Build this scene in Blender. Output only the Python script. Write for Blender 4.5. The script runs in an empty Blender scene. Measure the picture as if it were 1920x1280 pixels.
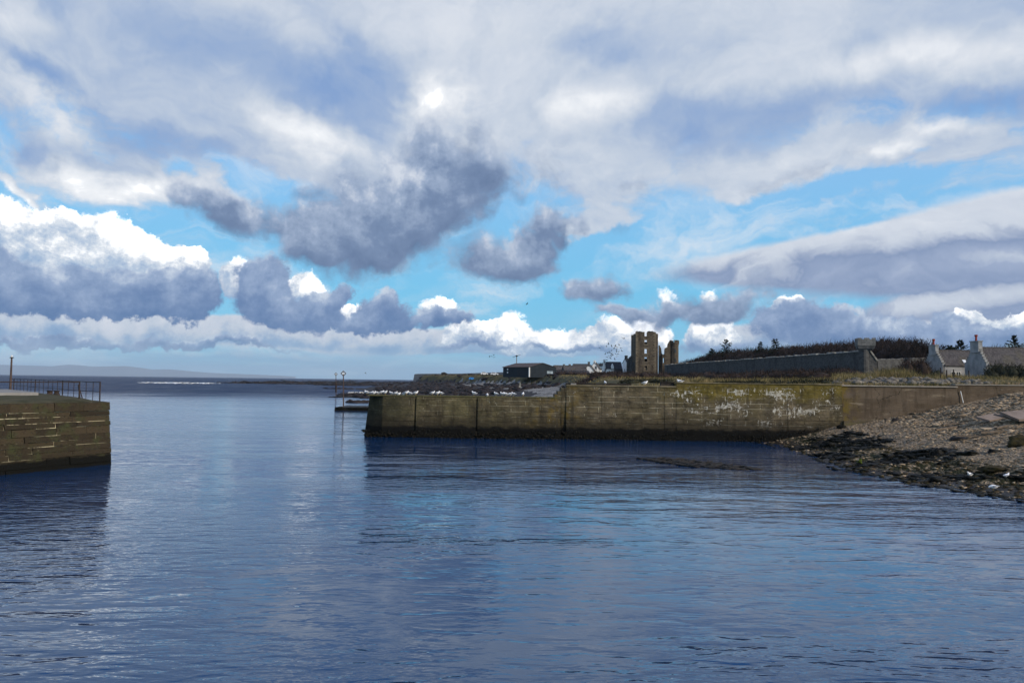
import bpy, bmesh, math, random
import numpy as np
from mathutils import Vector, Matrix, noise as mnoise
scene = bpy.context.scene
COL = scene.collection
R = math.radians
rnd = random.Random(7)
nrg = np.random.default_rng(11)

# ------------------------------------------------------------------ camera
F = 1450.0                      # focal length in photo pixels (1920 wide)
CAM = Vector((0.0, 0.0, 4.5))   # eye height above the water
PITCH, ROLL = 2.92, 0.72
cam_data = bpy.data.cameras.new('camera')
cam = bpy.data.objects.new('camera', cam_data)
COL.objects.link(cam)
cam_data.sensor_width = 36.0
cam_data.lens = 36.0 * F / 1920.0
cam_data.clip_start = 0.1
cam_data.clip_end = 90000.0
CM = Matrix.Rotation(R(90 + PITCH), 4, 'X') @ Matrix.Rotation(R(ROLL), 4, 'Z')
cam.matrix_world = Matrix.Translation(CAM) @ CM
scene.camera = cam
C3 = CM.to_3x3()

def ray(px, py):
    return (C3 @ Vector(((px - 960.0) / F, -(py - 640.0) / F, -1.0))).normalized()
def at(px, py, Y):              # point seen at a photo pixel, Y metres out
    d = ray(px, py)
    return CAM + d * (Y / d.y)
def onz(px, py, z):             # point seen at a photo pixel, at height z
    d = ray(px, py)
    return CAM + d * ((z - CAM.z) / d.z)
def xat(px, Y):                 # x of a photo column at distance Y
    return at(px, 715, Y).x
def zat(px, py, Y):
    return at(px, py, Y).z

# ------------------------------------------------------------------ node helper
class NT:
    def __init__(self, tree):
        self.t = tree
        tree.nodes.clear()
    def new(self, typ, **kw):
        nd = self.t.nodes.new(typ)
        for k, v in kw.items():
            setattr(nd, k, v)
        return nd
    def put(self, sock, v):
        if v is None:
            return
        if hasattr(v, 'is_output'):
            self.t.links.new(v, sock)
        else:
            if sock.type == 'RGBA' and not isinstance(v, (int, float)) and len(v) == 3:
                v = (*v, 1.0)
            sock.default_value = v
    def m(self, op, a, b=None, c=None, clamp=False):
        nd = self.new('ShaderNodeMath', operation=op, use_clamp=clamp)
        for i, v in enumerate((a, b, c)):
            self.put(nd.inputs[i], v)
        return nd.outputs[0]
    def add(self, a, b): return self.m('ADD', a, b)
    def mul(self, a, b): return self.m('MULTIPLY', a, b)
    def sub(self, a, b): return self.m('SUBTRACT', a, b)
    def v(self, op, a, b=None, s=None):
        nd = self.new('ShaderNodeVectorMath', operation=op)
        self.put(nd.inputs[0], a)
        if b is not None: self.put(nd.inputs[1], b)
        if s is not None: self.put(nd.inputs['Scale'], s)
        return nd.outputs['Value'] if op in ('LENGTH', 'DOT_PRODUCT', 'DISTANCE') else nd.outputs[0]
    def comb(self, x, y, z=0.0):
        nd = self.new('ShaderNodeCombineXYZ')
        for i, q in enumerate((x, y, z)): self.put(nd.inputs[i], q)
        return nd.outputs[0]
    def sep(self, a):
        nd = self.new('ShaderNodeSeparateXYZ')
        self.put(nd.inputs[0], a)
        return nd.outputs
    def noise(self, vec, scale=1.0, detail=4.0, rough=0.5, dist=0.0, lac=2.0, dim='3D', color=False):
        nd = self.new('ShaderNodeTexNoise', noise_dimensions=dim)
        self.put(nd.inputs['Vector'], vec)
        for k, q in (('Scale', scale), ('Detail', detail), ('Roughness', rough), ('Distortion', dist), ('Lacunarity', lac)):
            self.put(nd.inputs[k], q)
        return nd.outputs['Color'] if color else nd.outputs['Fac']
    def voro(self, vec, scale=1.0, feature='F1', out='Distance', rand=1.0):
        nd = self.new('ShaderNodeTexVoronoi', feature=feature)
        self.put(nd.inputs['Vector'], vec)
        self.put(nd.inputs['Scale'], scale)
        self.put(nd.inputs['Randomness'], rand)
        return nd.outputs[out]
    def mix(self, f, a, b, blend='MIX'):
        nd = self.new('ShaderNodeMix', data_type='RGBA', blend_type=blend)
        self.put(nd.inputs[0], f)
        self.put(nd.inputs[6], a)
        self.put(nd.inputs[7], b)
        return nd.outputs[2]
    def mixf(self, f, a, b):
        nd = self.new('ShaderNodeMix', data_type='FLOAT')
        self.put(nd.inputs[0], f); self.put(nd.inputs[2], a); self.put(nd.inputs[3], b)
        return nd.outputs[0]
    def rng(self, v, a, b, c=0.0, d=1.0, smooth=False, clamp=True):
        nd = self.new('ShaderNodeMapRange', interpolation_type='SMOOTHSTEP' if smooth else 'LINEAR')
        nd.clamp = clamp
        for i, q in enumerate((v, a, b, c, d)): self.put(nd.inputs[i], q)
        return nd.outputs[0]
    def ss(self, v, a, b): return self.rng(v, a, b, 0.0, 1.0, True)
    def ramp(self, f, stops, interp='LINEAR'):
        nd = self.new('ShaderNodeValToRGB')
        cr = nd.color_ramp
        cr.interpolation = interp
        while len(cr.elements) < len(stops):
            cr.elements.new(0.5)
        for e, (p, c) in zip(cr.elements, stops):
            e.position = p
            e.color = (*c, 1.0) if len(c) == 3 else c
        self.put(nd.inputs[0], f)
        return nd.outputs[0]
    def mapping(self, vec, loc=(0, 0, 0), rot=(0, 0, 0), scale=(1, 1, 1), typ='POINT'):
        nd = self.new('ShaderNodeMapping', vector_type=typ)
        self.put(nd.inputs['Vector'], vec)
        if typ != 'NORMAL': nd.inputs['Location'].default_value = loc
        nd.inputs['Rotation'].default_value = rot
        nd.inputs['Scale'].default_value = scale
        return nd.outputs[0]
    def bump(self, h, dist=0.05, strength=1.0, normal=None):
        nd = self.new('ShaderNodeBump')
        self.put(nd.inputs['Height'], h)
        self.put(nd.inputs['Distance'], dist)
        self.put(nd.inputs['Strength'], strength)
        if normal is not None: self.put(nd.inputs['Normal'], normal)
        return nd.outputs[0]
    def out(self, **kw):
        bs = self.new('ShaderNodeBsdfPrincipled')
        r = kw.get('Roughness', 1.0)
        if 'Specular_IOR_Level' not in kw and (not isinstance(r, float) or r >= 0.5):
            kw['Specular_IOR_Level'] = 0.12
        for k, q in kw.items():
            self.put(bs.inputs[k.replace('_', ' ')], q)
        o = self.new('ShaderNodeOutputMaterial')
        self.t.links.new(bs.outputs[0], o.inputs[0])
        return bs

def material(name):
    mt = bpy.data.materials.new(name)
    mt.use_nodes = True
    return mt, NT(mt.node_tree)

def lin(r, g, b):               # 8-bit picture colour to linear
    f = lambda c: (c / 255 / 12.92) if c <= 10 else ((c / 255 + 0.055) / 1.055) ** 2.4
    return (f(r), f(g), f(b))
# ------------------------------------------------------------------ sun and sky
SUN_AZ, SUN_EL = 124.0, 27.0      # degrees clockwise from +Y (the view direction), and above the horizon
sd = bpy.data.lights.new('sun', 'SUN')
sd.energy = 3.9
sd.angle = R(0.6)
sd.color = (1.0, 0.88, 0.72)
sun = bpy.data.objects.new('sun', sd)
COL.objects.link(sun)
sv = Vector((math.sin(R(SUN_AZ)) * math.cos(R(SUN_EL)), math.cos(R(SUN_AZ)) * math.cos(R(SUN_EL)), math.sin(R(SUN_EL))))
sun.rotation_euler = sv.to_track_quat('Z', 'Y').to_euler()
sun.location = (60, -20, 60)

world = bpy.data.worlds.new('World')
scene.world = world
world.use_nodes = True
W = NT(world.node_tree)
world.cycles.sampling_method = 'MANUAL'
world.cycles.sample_map_resolution = 256
SKY_S = 0.1

def build_world():
    tc = W.new('ShaderNodeTexCoord')
    D = W.v('NORMALIZE', tc.outputs['Generated'])
    dx, dy, dz = W.sep(D)
    az = W.m('ARCTAN2', dx, dy)
    el = W.m('ARCSINE', dz)
    A = W.comb(az, el, 1.0)
    sky = W.new('ShaderNodeTexSky', sky_type='NISHITA')
    sky.sun_disc = False
    sky.sun_elevation = R(SUN_EL)
    sky.sun_rotation = R(SUN_AZ)
    sky.air_density = 1.0
    sky.dust_density = 0.6
    sky.ozone_density = 2.0
    # shared fractal noises over direction
    n_big = W.noise(A, 4.5, 5, 0.55, color=True)
    n_fine = W.noise(A, 20.0, 8, 0.68, color=True)
    wb = W.v('SUBTRACT', n_big, (0.5, 0.5, 0.5))
    wf = W.v('SUBTRACT', n_fine, (0.5, 0.5, 0.5))
    A1 = W.v('ADD', W.v('ADD', A, W.v('MULTIPLY', wb, (0.12, 0.06, 0))), W.v('MULTIPLY', wf, (0.07, 0.055, 0)))      # billowy
    A2 = W.v('ADD', W.v('ADD', A, W.v('MULTIPLY', wb, (0.30, 0.16, 0))), W.v('MULTIPLY', wf, (0.05, 0.03, 0)))      # loose

    def blobs(lst, vec, shade=False):
        """sum of soft ellipses over direction; vec's third component is 1, so one dot product places each axis"""
        tot = top = None
        for (cx, cy, rx, ry, rot, w) in lst:
            d0 = ray(cx, cy)
            a0, e0 = math.atan2(d0.x, d0.y), math.asin(d0.z)
            dr, du = ray(cx + 20, cy), ray(cx, cy - 20)
            sx = rx * abs(math.atan2(dr.x, dr.y) - a0) / 20
            sy = ry * abs(math.asin(du.z) - e0) / 20
            c, s = math.cos(R(rot)), math.sin(R(rot))
            ux, uy, vx, vy = c / sx, s / sx, -s / sy, c / sy
            lx = W.v('DOT_PRODUCT', vec, (ux, uy, -(ux * a0 + uy * e0)))
            ly = W.v('DOT_PRODUCT', vec, (vx, vy, -(vx * a0 + vy * e0)))
            r2 = W.m('MULTIPLY_ADD', ly, ly, W.mul(lx, lx))
            q = W.m('MAXIMUM', W.m('SUBTRACT', 1.0, r2), 0.0)
            q = W.mul(q, q)
            tot = W.mul(q, w) if tot is None else W.m('MULTIPLY_ADD', q, w, tot)
            if shade:
                t = W.mul(q, ly)
                top = t if top is None else W.add(top, t)
        return (tot, W.m('DIVIDE', top, W.add(tot, 0.25))) if shade else tot

    def C(r, g, b):
        return tuple(q / SKY_S for q in lin(r, g, b))

    def B(k):                       # sunlit cloud, brighter than paper white
        return (k / SKY_S, k / SKY_S, k / SKY_S)
    # clear sky: physical sky, cooled towards turquoise low down as a humid sea horizon is
    clear = W.mix(0.82, sky.outputs[0], W.ramp(W.rng(el, 0.0, 0.45, clamp=False), [(0.0, C(118, 204, 240)), (0.25, C(106, 202, 247)), (0.55, C(140, 202, 251)), (1.0, C(84, 138, 222))]))
    base = clear
    nw = W.noise(W.v('MULTIPLY', A2, (2.2, 5.0, 1)), 3.0, 8, 0.62, 0.5)
    nw2 = W.noise(W.v('MULTIPLY', A, (2.0, 3.0, 1)), 1.7, 3, 0.5)
    base = W.mix(W.mul(W.ss(W.add(nw, W.mul(W.sub(nw2, 0.5), 0.5)), 0.44, 0.76), 0.85), base, C(222, 232, 243))
    # ---- high deck of stratocumulus, laid on a flat ceiling
    inv = W.m('DIVIDE', 1.0, W.m('MAXIMUM', W.add(dz, 0.12), 0.05))
    P = W.v('SCALE', D, s=inv)
    nd1 = W.noise(W.v('MULTIPLY', P, (1.0, 0.8, 1.0)), 1.3, 7, 0.56, 0.3)
    nd2 = W.noise(W.v('ADD', W.v('MULTIPLY', P, (1.0, 0.7, 1.0)), (7.3, 1.1, 0)), 0.8, 5, 0.5, 0.4)
    nd3 = W.noise(W.v('ADD', W.v('MULTIPLY', P, (1.6, 1.0, 1.0)), W.v('MULTIPLY', wb, (1.5, 1.0, 0))), 3.4, 8, 0.62)
    cover = blobs(DECK_ON, A2)
    holes = blobs(DECK_OFF, A2)
    up = W.rng(el, 0.12, 0.29, -0.62, 0.47, clamp=False)
    dens = W.add(W.add(W.add(W.mul(W.sub(nd1, 0.5), 1.5), W.mul(W.sub(nd3, 0.5), 1.5)), up), W.sub(cover, holes))
    a_deck = W.mul(W.ss(dens, -0.15, 0.55), W.rng(el, 0.44, 0.85, 1.0, 0.22, True))
    lum = W.add(W.add(W.mul(W.sub(nd2, 0.5), 1.2), W.add(W.mul(W.sub(nd1, 0.5), 1.0), W.mul(W.sub(nd3, 0.5), 1.1))), W.sub(blobs(DECK_LIGHT, A2), blobs(DECK_DARK, A2)))
    deck_c = W.ramp(W.rng(lum, -0.78, 0.86, clamp=False), [(0.0, C(134, 163, 208)), (0.28, C(162, 182, 213)), (0.52, C(196, 207, 223)), (0.76, C(224, 229, 237)), (0.94, C(247, 249, 252)), (1.0, B(1.15))])
    col = W.mix(W.mul(a_deck, 0.97), base, deck_c)

    # ---- long smooth lens of cloud
    def lens(col, lst, lo, hi, c_top, c_mid, tx, lst2):
        b, g0 = blobs(lst, A2L, True)
        b = W.add(b, W.mul(W.sub(tx, 0.5), 0.22))
        a = W.ss(b, lo, hi)
        sh = W.add(W.mul(W.add(W.mul(g0, -1.0), 0.25), 1.0), W.add(W.mul(blobs(lst2, A2L), 0.25), W.mul(W.sub(tx, 0.5), -1.3)))
        cc = W.ramp(W.rng(sh, -0.30, 0.90, clamp=False), [(0.0, c_top), (0.30, C(206, 214, 227)), (0.58, c_mid), (0.80, C(158, 173, 202)), (1.0, C(196, 206, 222))])
        return W.mix(a, col, cc)
    A2L = W.v('ADD', W.v('ADD', A, W.v('MULTIPLY', wb, (0.10, 0.018, 0))), W.v('MULTIPLY', wf, (0.03, 0.012, 0)))
    tx = W.noise(W.v('MULTIPLY', A2, (1, 3.0, 1)), 9.0, 5, 0.55)
    col = lens(col, LENS, 0.14, 0.48, C(228, 233, 241), C(136, 154, 188), tx, LENS_SHADE)

    # ---- low cumulus: bright heads behind, grey bodies in front
    fb = W.noise(A, 17.0, 8, 0.60)
    fb_up = W.noise(W.v('ADD', A, (0.012, 0.016, 0)), 17.0, 6, 0.60)
    relief = W.sub(fb, fb_up)
    fd = W.noise(A2, 62.0, 6, 0.66)
    def cum(col, lst, lo, hi, stops, amp, reliefk, loose=0):
        b, g = blobs(lst, (A1, A2, A2L)[loose], True)
        d = W.add(b, W.add(W.mul(W.sub(fb, 0.5), amp), W.mul(W.sub(fd, 0.5), amp * 0.7)))
        a = W.ss(d, lo, hi)
        g = W.add(g, W.add(W.mul(relief, reliefk), W.mul(W.sub(fd, 0.5), reliefk * 0.35)))
        cc = W.ramp(W.rng(g, -0.6, 0.6, clamp=False), stops)
        return W.mix(a, col, cc)
    col = cum(col, SHEET, 0.20, 0.48, [(0.0, C(118, 155, 198)), (0.3, C(150, 178, 210)), (0.55, C(200, 210, 224)), (1.0, C(228, 231, 239))], 0.35, 1.6, 2)
    col = cum(col, HEADS, 0.20, 0.44, [(0.0, C(150, 178, 212)), (0.28, C(190, 206, 226)), (0.5, C(232, 238, 245)), (0.72, B(1.25)), (1.0, B(1.9))], 0.34, 3.0)
    col = cum(col, BODIES, 0.20, 0.56, [(0.0, C(78, 114, 164)), (0.4, C(112, 138, 180)), (0.75, C(152, 172, 204)), (1.0, C(206, 217, 232))], 0.36, 1.8)
    col = cum(col, SCUD, 0.14, 1.05, [(0.0, C(96, 118, 154)), (0.38, C(117, 138, 172)), (0.7, C(158, 175, 202)), (1.0, C(214, 221, 233))], 1.0, 1.6, 1)
    # humid veil over the horizon, in front of the clouds
    hn = W.noise(W.v('MULTIPLY', A, (3, 16, 1)), 2.4, 6, 0.58)
    hz = W.ss(W.add(el, W.mul(W.sub(hn, 0.5), 0.05)), 0.058, 0.006)
    hcol = W.mix(W.ss(hn, 0.45, 0.66), C(139, 181, 212), C(184, 208, 226))
    col = W.mix(W.mul(hz, 0.80), col, hcol)
    # below the horizon the world is never seen past the sea; keep it sea-coloured
    col = W.mix(W.ss(el, -0.01, -0.06), col, C(60, 84, 120))
    bg = W.new('ShaderNodeBackground')
    W.put(bg.inputs['Color'], col)
    bg.inputs['Strength'].default_value = SKY_S
    o = W.new('ShaderNodeOutputWorld')
    W.t.links.new(bg.outputs[0], o.inputs[0])

# (x, y, half width, half height, turn, weight): where each cloud stood, as directions from the shore
DECK_ON = [(240, 330, 280, 70, -8, .9), (130, 385, 190, 24, -10, 1.0), (620, 260, 250, 130, 0, .5), (850, 240, 130, 120, 0, .5), (1150, 320, 170, 110, 0, .8), (1600, 290, 340, 70, 0, .7), (1380, 330, 120, 70, 0, .6), (1120, 408, 130, 30, 5, .9)]
DECK_OFF = [(440, 345, 200, 45, 0, 1.0), (160, 412, 260, 50, -8, .5), (1080, 350, 110, 40, 0, .3), (1000, 570, 350, 80, 0, 1.2), (1330, 415, 240, 50, 8, .8), (1560, 375, 240, 30, 9, .6), (1500, 220, 140, 40, 0, .2), (1860, 250, 160, 40, 0, .4), (1140, 470, 200, 50, 0, .9), (1650, 300, 60, 16, 0, .4), (1000, 400, 60, 40, 0, .5), (500, 400, 120, 40, 0, .5)]
DECK_LIGHT = [(600, 235, 150, 90, 0, .9), (850, 225, 90, 90, 0, .9), (1640, 110, 420, 70, 0, .6), (1670, 245, 120, 40, 0, .8), (240, 345, 200, 50, -8, .9), (80, 210, 240, 60, -6, .6), (110, 385, 160, 30, -8, .9), (1140, 200, 120, 70, 0, .5), (1600, 295, 90, 35, 0, .8), (60, 60, 160, 60, 0, .4)]
DECK_DARK = [(560, 100, 320, 90, 0, .5), (690, 170, 180, 110, -20, .6), (1360, 200, 330, 90, 8, .6), (60, 155, 170, 40, -5, .7), (330, 270, 170, 50, -10, .5), (1140, 70, 160, 60, 0, .4), (1780, 190, 240, 60, 0, .6), (80, 300, 90, 40, 0, .6), (1330, 270, 140, 60, 0, .5)]
LENS = [(2120, 405, 1120, 140, 7.5, 1.8), (1640, 474, 640, 62, 4, 1.0), (1920, 566, 520, 46, 5, 1.5)]
LENS_SHADE = [(2050, 462, 860, 74, 5, .9), (1600, 486, 420, 30, 1, .75), (1920, 582, 420, 26, 4, .7), (1900, 520, 620, 22, 0, -.45)]
SHEET = [(120, 612, 460, 44, 0, 1.3), (480, 622, 360, 40, 0, 1.2), (760, 638, 260, 34, 0, 1.1), (1000, 652, 300, 26, 0, 1.0), (1500, 630, 330, 44, 0, .9), (1750, 625, 260, 40, 0, .8), (500, 668, 500, 26, 0, .35)]
HEADS = [(40, 455, 160, 100, 0, 1.2), (170, 460, 140, 92, 0, 1.2), (0, 420, 80, 60, 0, .9), (120, 430, 90, 56, 0, .8), (225, 480, 90, 60, 0, .9), (265, 505, 110, 60, 0, 1.0), (320, 500, 60, 46, 0, .9), (110, 425, 70, 50, 0, .6), (415, 538, 44, 60, 0, 1.0), (568, 550, 56, 48, 0, 1.1), (668, 590, 66, 34, 0, .9), (60, 575, 130, 26, 0, .5),
         (860, 635, 64, 34, 0, 1.0), (965, 628, 54, 58, 0, 1.0), (915, 640, 70, 40, 0, .9), (1040, 638, 80, 46, 0, .9), (1130, 640, 90, 62, 0, 1.0), (1190, 632, 74, 56, 0, 1.0), (1310, 632, 54, 50, 0, 1.0), (1365, 626, 44, 40, 0, .8), (1468, 580, 46, 32, 0, .9), (1790, 608, 46, 32, 0, .9), (1872, 610, 70, 36, 0, 1.0), (1240, 556, 46, 36, 0, .5), (1320, 556, 50, 30, 0, .5), (820, 580, 60, 28, 0, .6)]
BODIES = [(0, 528, 100, 92, 0, 1.1), (130, 552, 100, 74, 0, 1.0), (240, 553, 120, 72, 0, 1.1), (335, 556, 90, 68, 0, 1.1), (200, 580, 290, 34, 0, .9), (480, 545, 92, 92, 0, 1.2), (540, 585, 90, 44, 0, 1.0), (612, 580, 56, 50, 0, 1.0), (645, 556, 40, 46, 0, .9), (725, 580, 60, 54, 10, 1.0), (690, 602, 76, 22, 0, .9), (800, 600, 64, 24, 15, .9), (850, 610, 60, 22, 0, .7),
          (120, 640, 360, 16, -1, .8), (420, 645, 300, 14, -1, .7), (80, 650, 80, 14, 0, .7), (1480, 606, 110, 64, 0, 1.0), (1600, 622, 180, 46, 0, 1.1), (1720, 625, 150, 40, 0, 1.0), (1340, 655, 150, 26, 0, .7), (1060, 650, 120, 14, 0, .7), (890, 655, 150, 18, 0, .6), (1850, 640, 160, 34, 0, .8)]
SCUD = [(720, 408, 300, 155, 12, 1.35), (820, 345, 220, 150, 20, .9), (610, 450, 190, 90, 0, .9), (410, 418, 150, 84, 0, 1.0), (345, 390, 80, 70, 0, .6), (935, 502, 140, 62, 8, 1.4), (1015, 452, 110, 60, 28, 1.1), (1070, 405, 60, 50, 0, .8), (1100, 527, 84, 42, 15, 1.4), (1195, 578, 120, 46, 18, 1.3), (1335, 580, 135, 50, 3, 1.6), (1108, 578, 56, 24, 0, 1.3), (1440, 340, 80, 50, 15, .42), (1050, 300, 120, 90, 10, .5), (500, 500, 120, 50, 20, .5), (560, 350, 70, 30, 10, .35), (1180, 420, 70, 24, 5, .3), (1250, 350, 90, 40, 0, .3), (980, 380, 50, 40, 20, .35), (1560, 300, 120, 40, 0, .25), (300, 300, 140, 60, -10, .3), (120, 290, 90, 50, 0, .35)]
build_world()
# ------------------------------------------------------------------ sea
def mat_water():
    mt, N = material('sea_water')
    g = N.new('ShaderNodeNewGeometry')
    P = g.outputs['Position']
    x, y, z = N.sep(P)
    r1 = N.mapping(P, rot=(0, 0, R(-33)), scale=(0.36, 1.0, 1.0))
    r2 = N.mapping(P, rot=(0, 0, R(-20)), scale=(0.45, 1.0, 1.0))
    r3 = N.mapping(P, rot=(0, 0, R(-20)), scale=(0.35, 1.0, 1.0))
    warp = N.v('MULTIPLY', N.v('SUBTRACT', N.noise(P, 0.35, 2, 0.5, color=True), (0.5, 0.5, 0.5)), (0.45, 0.45, 0))
    n1 = N.noise(N.v('ADD', r1, warp), 2.7, 2, 0.40)          # ripples of about half a metre
    n2 = N.noise(N.v('ADD', r2, warp), 5.5, 2, 0.5)           # fine ripples
    n3 = N.noise(r3, 0.55, 2, 0.4)                             # long low swell in the basin
    n4 = N.noise(N.mapping(P, rot=(0, 0, R(6)), scale=(0.3, 1, 1)), 0.16, 5, 0.6)   # open-sea waves
    patch = N.ss(N.noise(N.mapping(P, rot=(0, 0, R(-10)), scale=(0.30, 1.0, 1.0)), 0.13, 3, 0.6), 0.47, 0.66)
    for (cx, cy, rx, ry) in ((-12.5, 21.0, 8.0, 9.0), (-4.0, 33.5, 10.0, 3.2), (6.5, 11.0, 8.0, 4.0), (-2.0, 56.0, 14.0, 5.0), (9.0, 53.0, 15.0, 8.0), (-19.0, 31.0, 6.5, 8.0)):   # cat's-paws where the breeze touches
        e = N.v('LENGTH', N.v('MULTIPLY', N.v('SUBTRACT', P, (cx, cy, 0)), (1 / rx, 1 / ry, 0)))
        e = N.add(e, N.mul(N.sub(N.noise(P, 0.22, 3, 0.6), 0.5), 0.9))
        patch = N.m('MAXIMUM', patch, N.mul(N.ss(e, 1.0, 0.45), 0.85))
    sea = N.ss(N.add(y, N.mul(N.sub(N.noise(P, 0.02, 3, .5), .5), 110)), 110.0, 240.0)
    sharp = N.m('POWER', N.sub(1.0, N.m('ABSOLUTE', N.m('MULTIPLY_ADD', n1, 2.0, -1.0))), 2.0)
    h = N.mul(N.add(N.mul(n1, 0.080), N.mul(sharp, 0.016)), N.rng(patch, 0, 1, 0.28, 1.0))
    h = N.add(h, N.mul(n2, N.rng(patch, 0, 1, 0.004, 0.030)))
    h = N.add(h, N.mul(n3, 0.05))
    h = N.mixf(sea, h, N.add(N.mul(n4, 2.2), N.mul(n1, 0.15)))
    ch = N.noise(N.mapping(P, rot=(0, 0, R(4)), scale=(0.10, 0.30, 1.0)), 0.55, 6, 0.68)
    chop = N.ss(ch, 0.40, 0.60)
    nrm = N.bump(h, 1.0, 1.0)
    N.out(Base_Color=N.mix(sea, (0.002, 0.028, 0.090), N.mix(chop, (0.002, 0.010, 0.040), (0.006, 0.024, 0.075))), Roughness=N.mixf(sea, 0.055, N.rng(chop, 0, 1, 0.30, 0.52)), IOR=N.rng(sea, 0, 1, 1.70, 1.19), Normal=nrm,
          Specular_Tint=N.mix(sea, (0.46, 0.77, 1.0), (0.30, 0.55, 1.0)), Specular_IOR_Level=N.rng(sea, 0, 1, 0.5, 0.14))
    return mt

def build_water():
    me = bpy.data.meshes.new('sea')
    ys = [-60, 0, 20, 40, 80, 160, 320, 640, 1300, 3000, 8000, 27000]
    xs = [-27000, -6000, -1000, -300, -100, -30, 0, 30, 100, 300, 1000, 6000, 27000]
    vs = [(a, b, 0.0) for b in ys for a in xs]
    n = len(xs)
    fs = [(j * n + i, j * n + i + 1, (j + 1) * n + i + 1, (j + 1) * n + i) for j in range(len(ys) - 1) for i in range(n - 1)]
    me.from_pydata(vs, [], fs)
    o = bpy.data.objects.new('sea', me)
    COL.objects.link(o)
    me.materials.append(mat_water())
    o['kind'] = 'structure'
build_water()

def build_haze():
    mt, N = material('sea_haze')
    v = N.new('ShaderNodeVolumePrincipled')
    v.inputs['Color'].default_value = (0.66, 0.82, 1.0, 1)
    v.inputs['Density'].default_value = 4.5e-5
    v.inputs['Anisotropy'].default_value = 0.0
    o = N.new('ShaderNodeOutputMaterial')
    N.t.links.new(v.outputs[0], o.inputs['Volume'])
    me = bpy.data.meshes.new('haze')
    x, y0, y1, z0, z1 = 27500, -400, 27500, -3.0, 380
    vs = [(-x, y0, z0), (x, y0, z0), (x, y1, z0), (-x, y1, z0), (-x, y0, z1), (x, y0, z1), (x, y1, z1), (-x, y1, z1)]
    me.from_pydata(vs, [], [(3, 2, 1, 0), (4, 5, 6, 7), (0, 1, 5, 4), (1, 2, 6, 5), (2, 3, 7, 6), (3, 0, 4, 7)])
    h = bpy.data.objects.new('haze', me); COL.objects.link(h)
    me.materials.append(mt); h['kind'] = 'stuff'
    h.display_type = 'WIRE'
build_haze()
# ------------------------------------------------------------------ mesh and tagging helpers
def chain(o):
    m = Matrix.Identity(4)
    while o is not None:
        m = o.matrix_basis @ m
        o = o.parent
    return m

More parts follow.
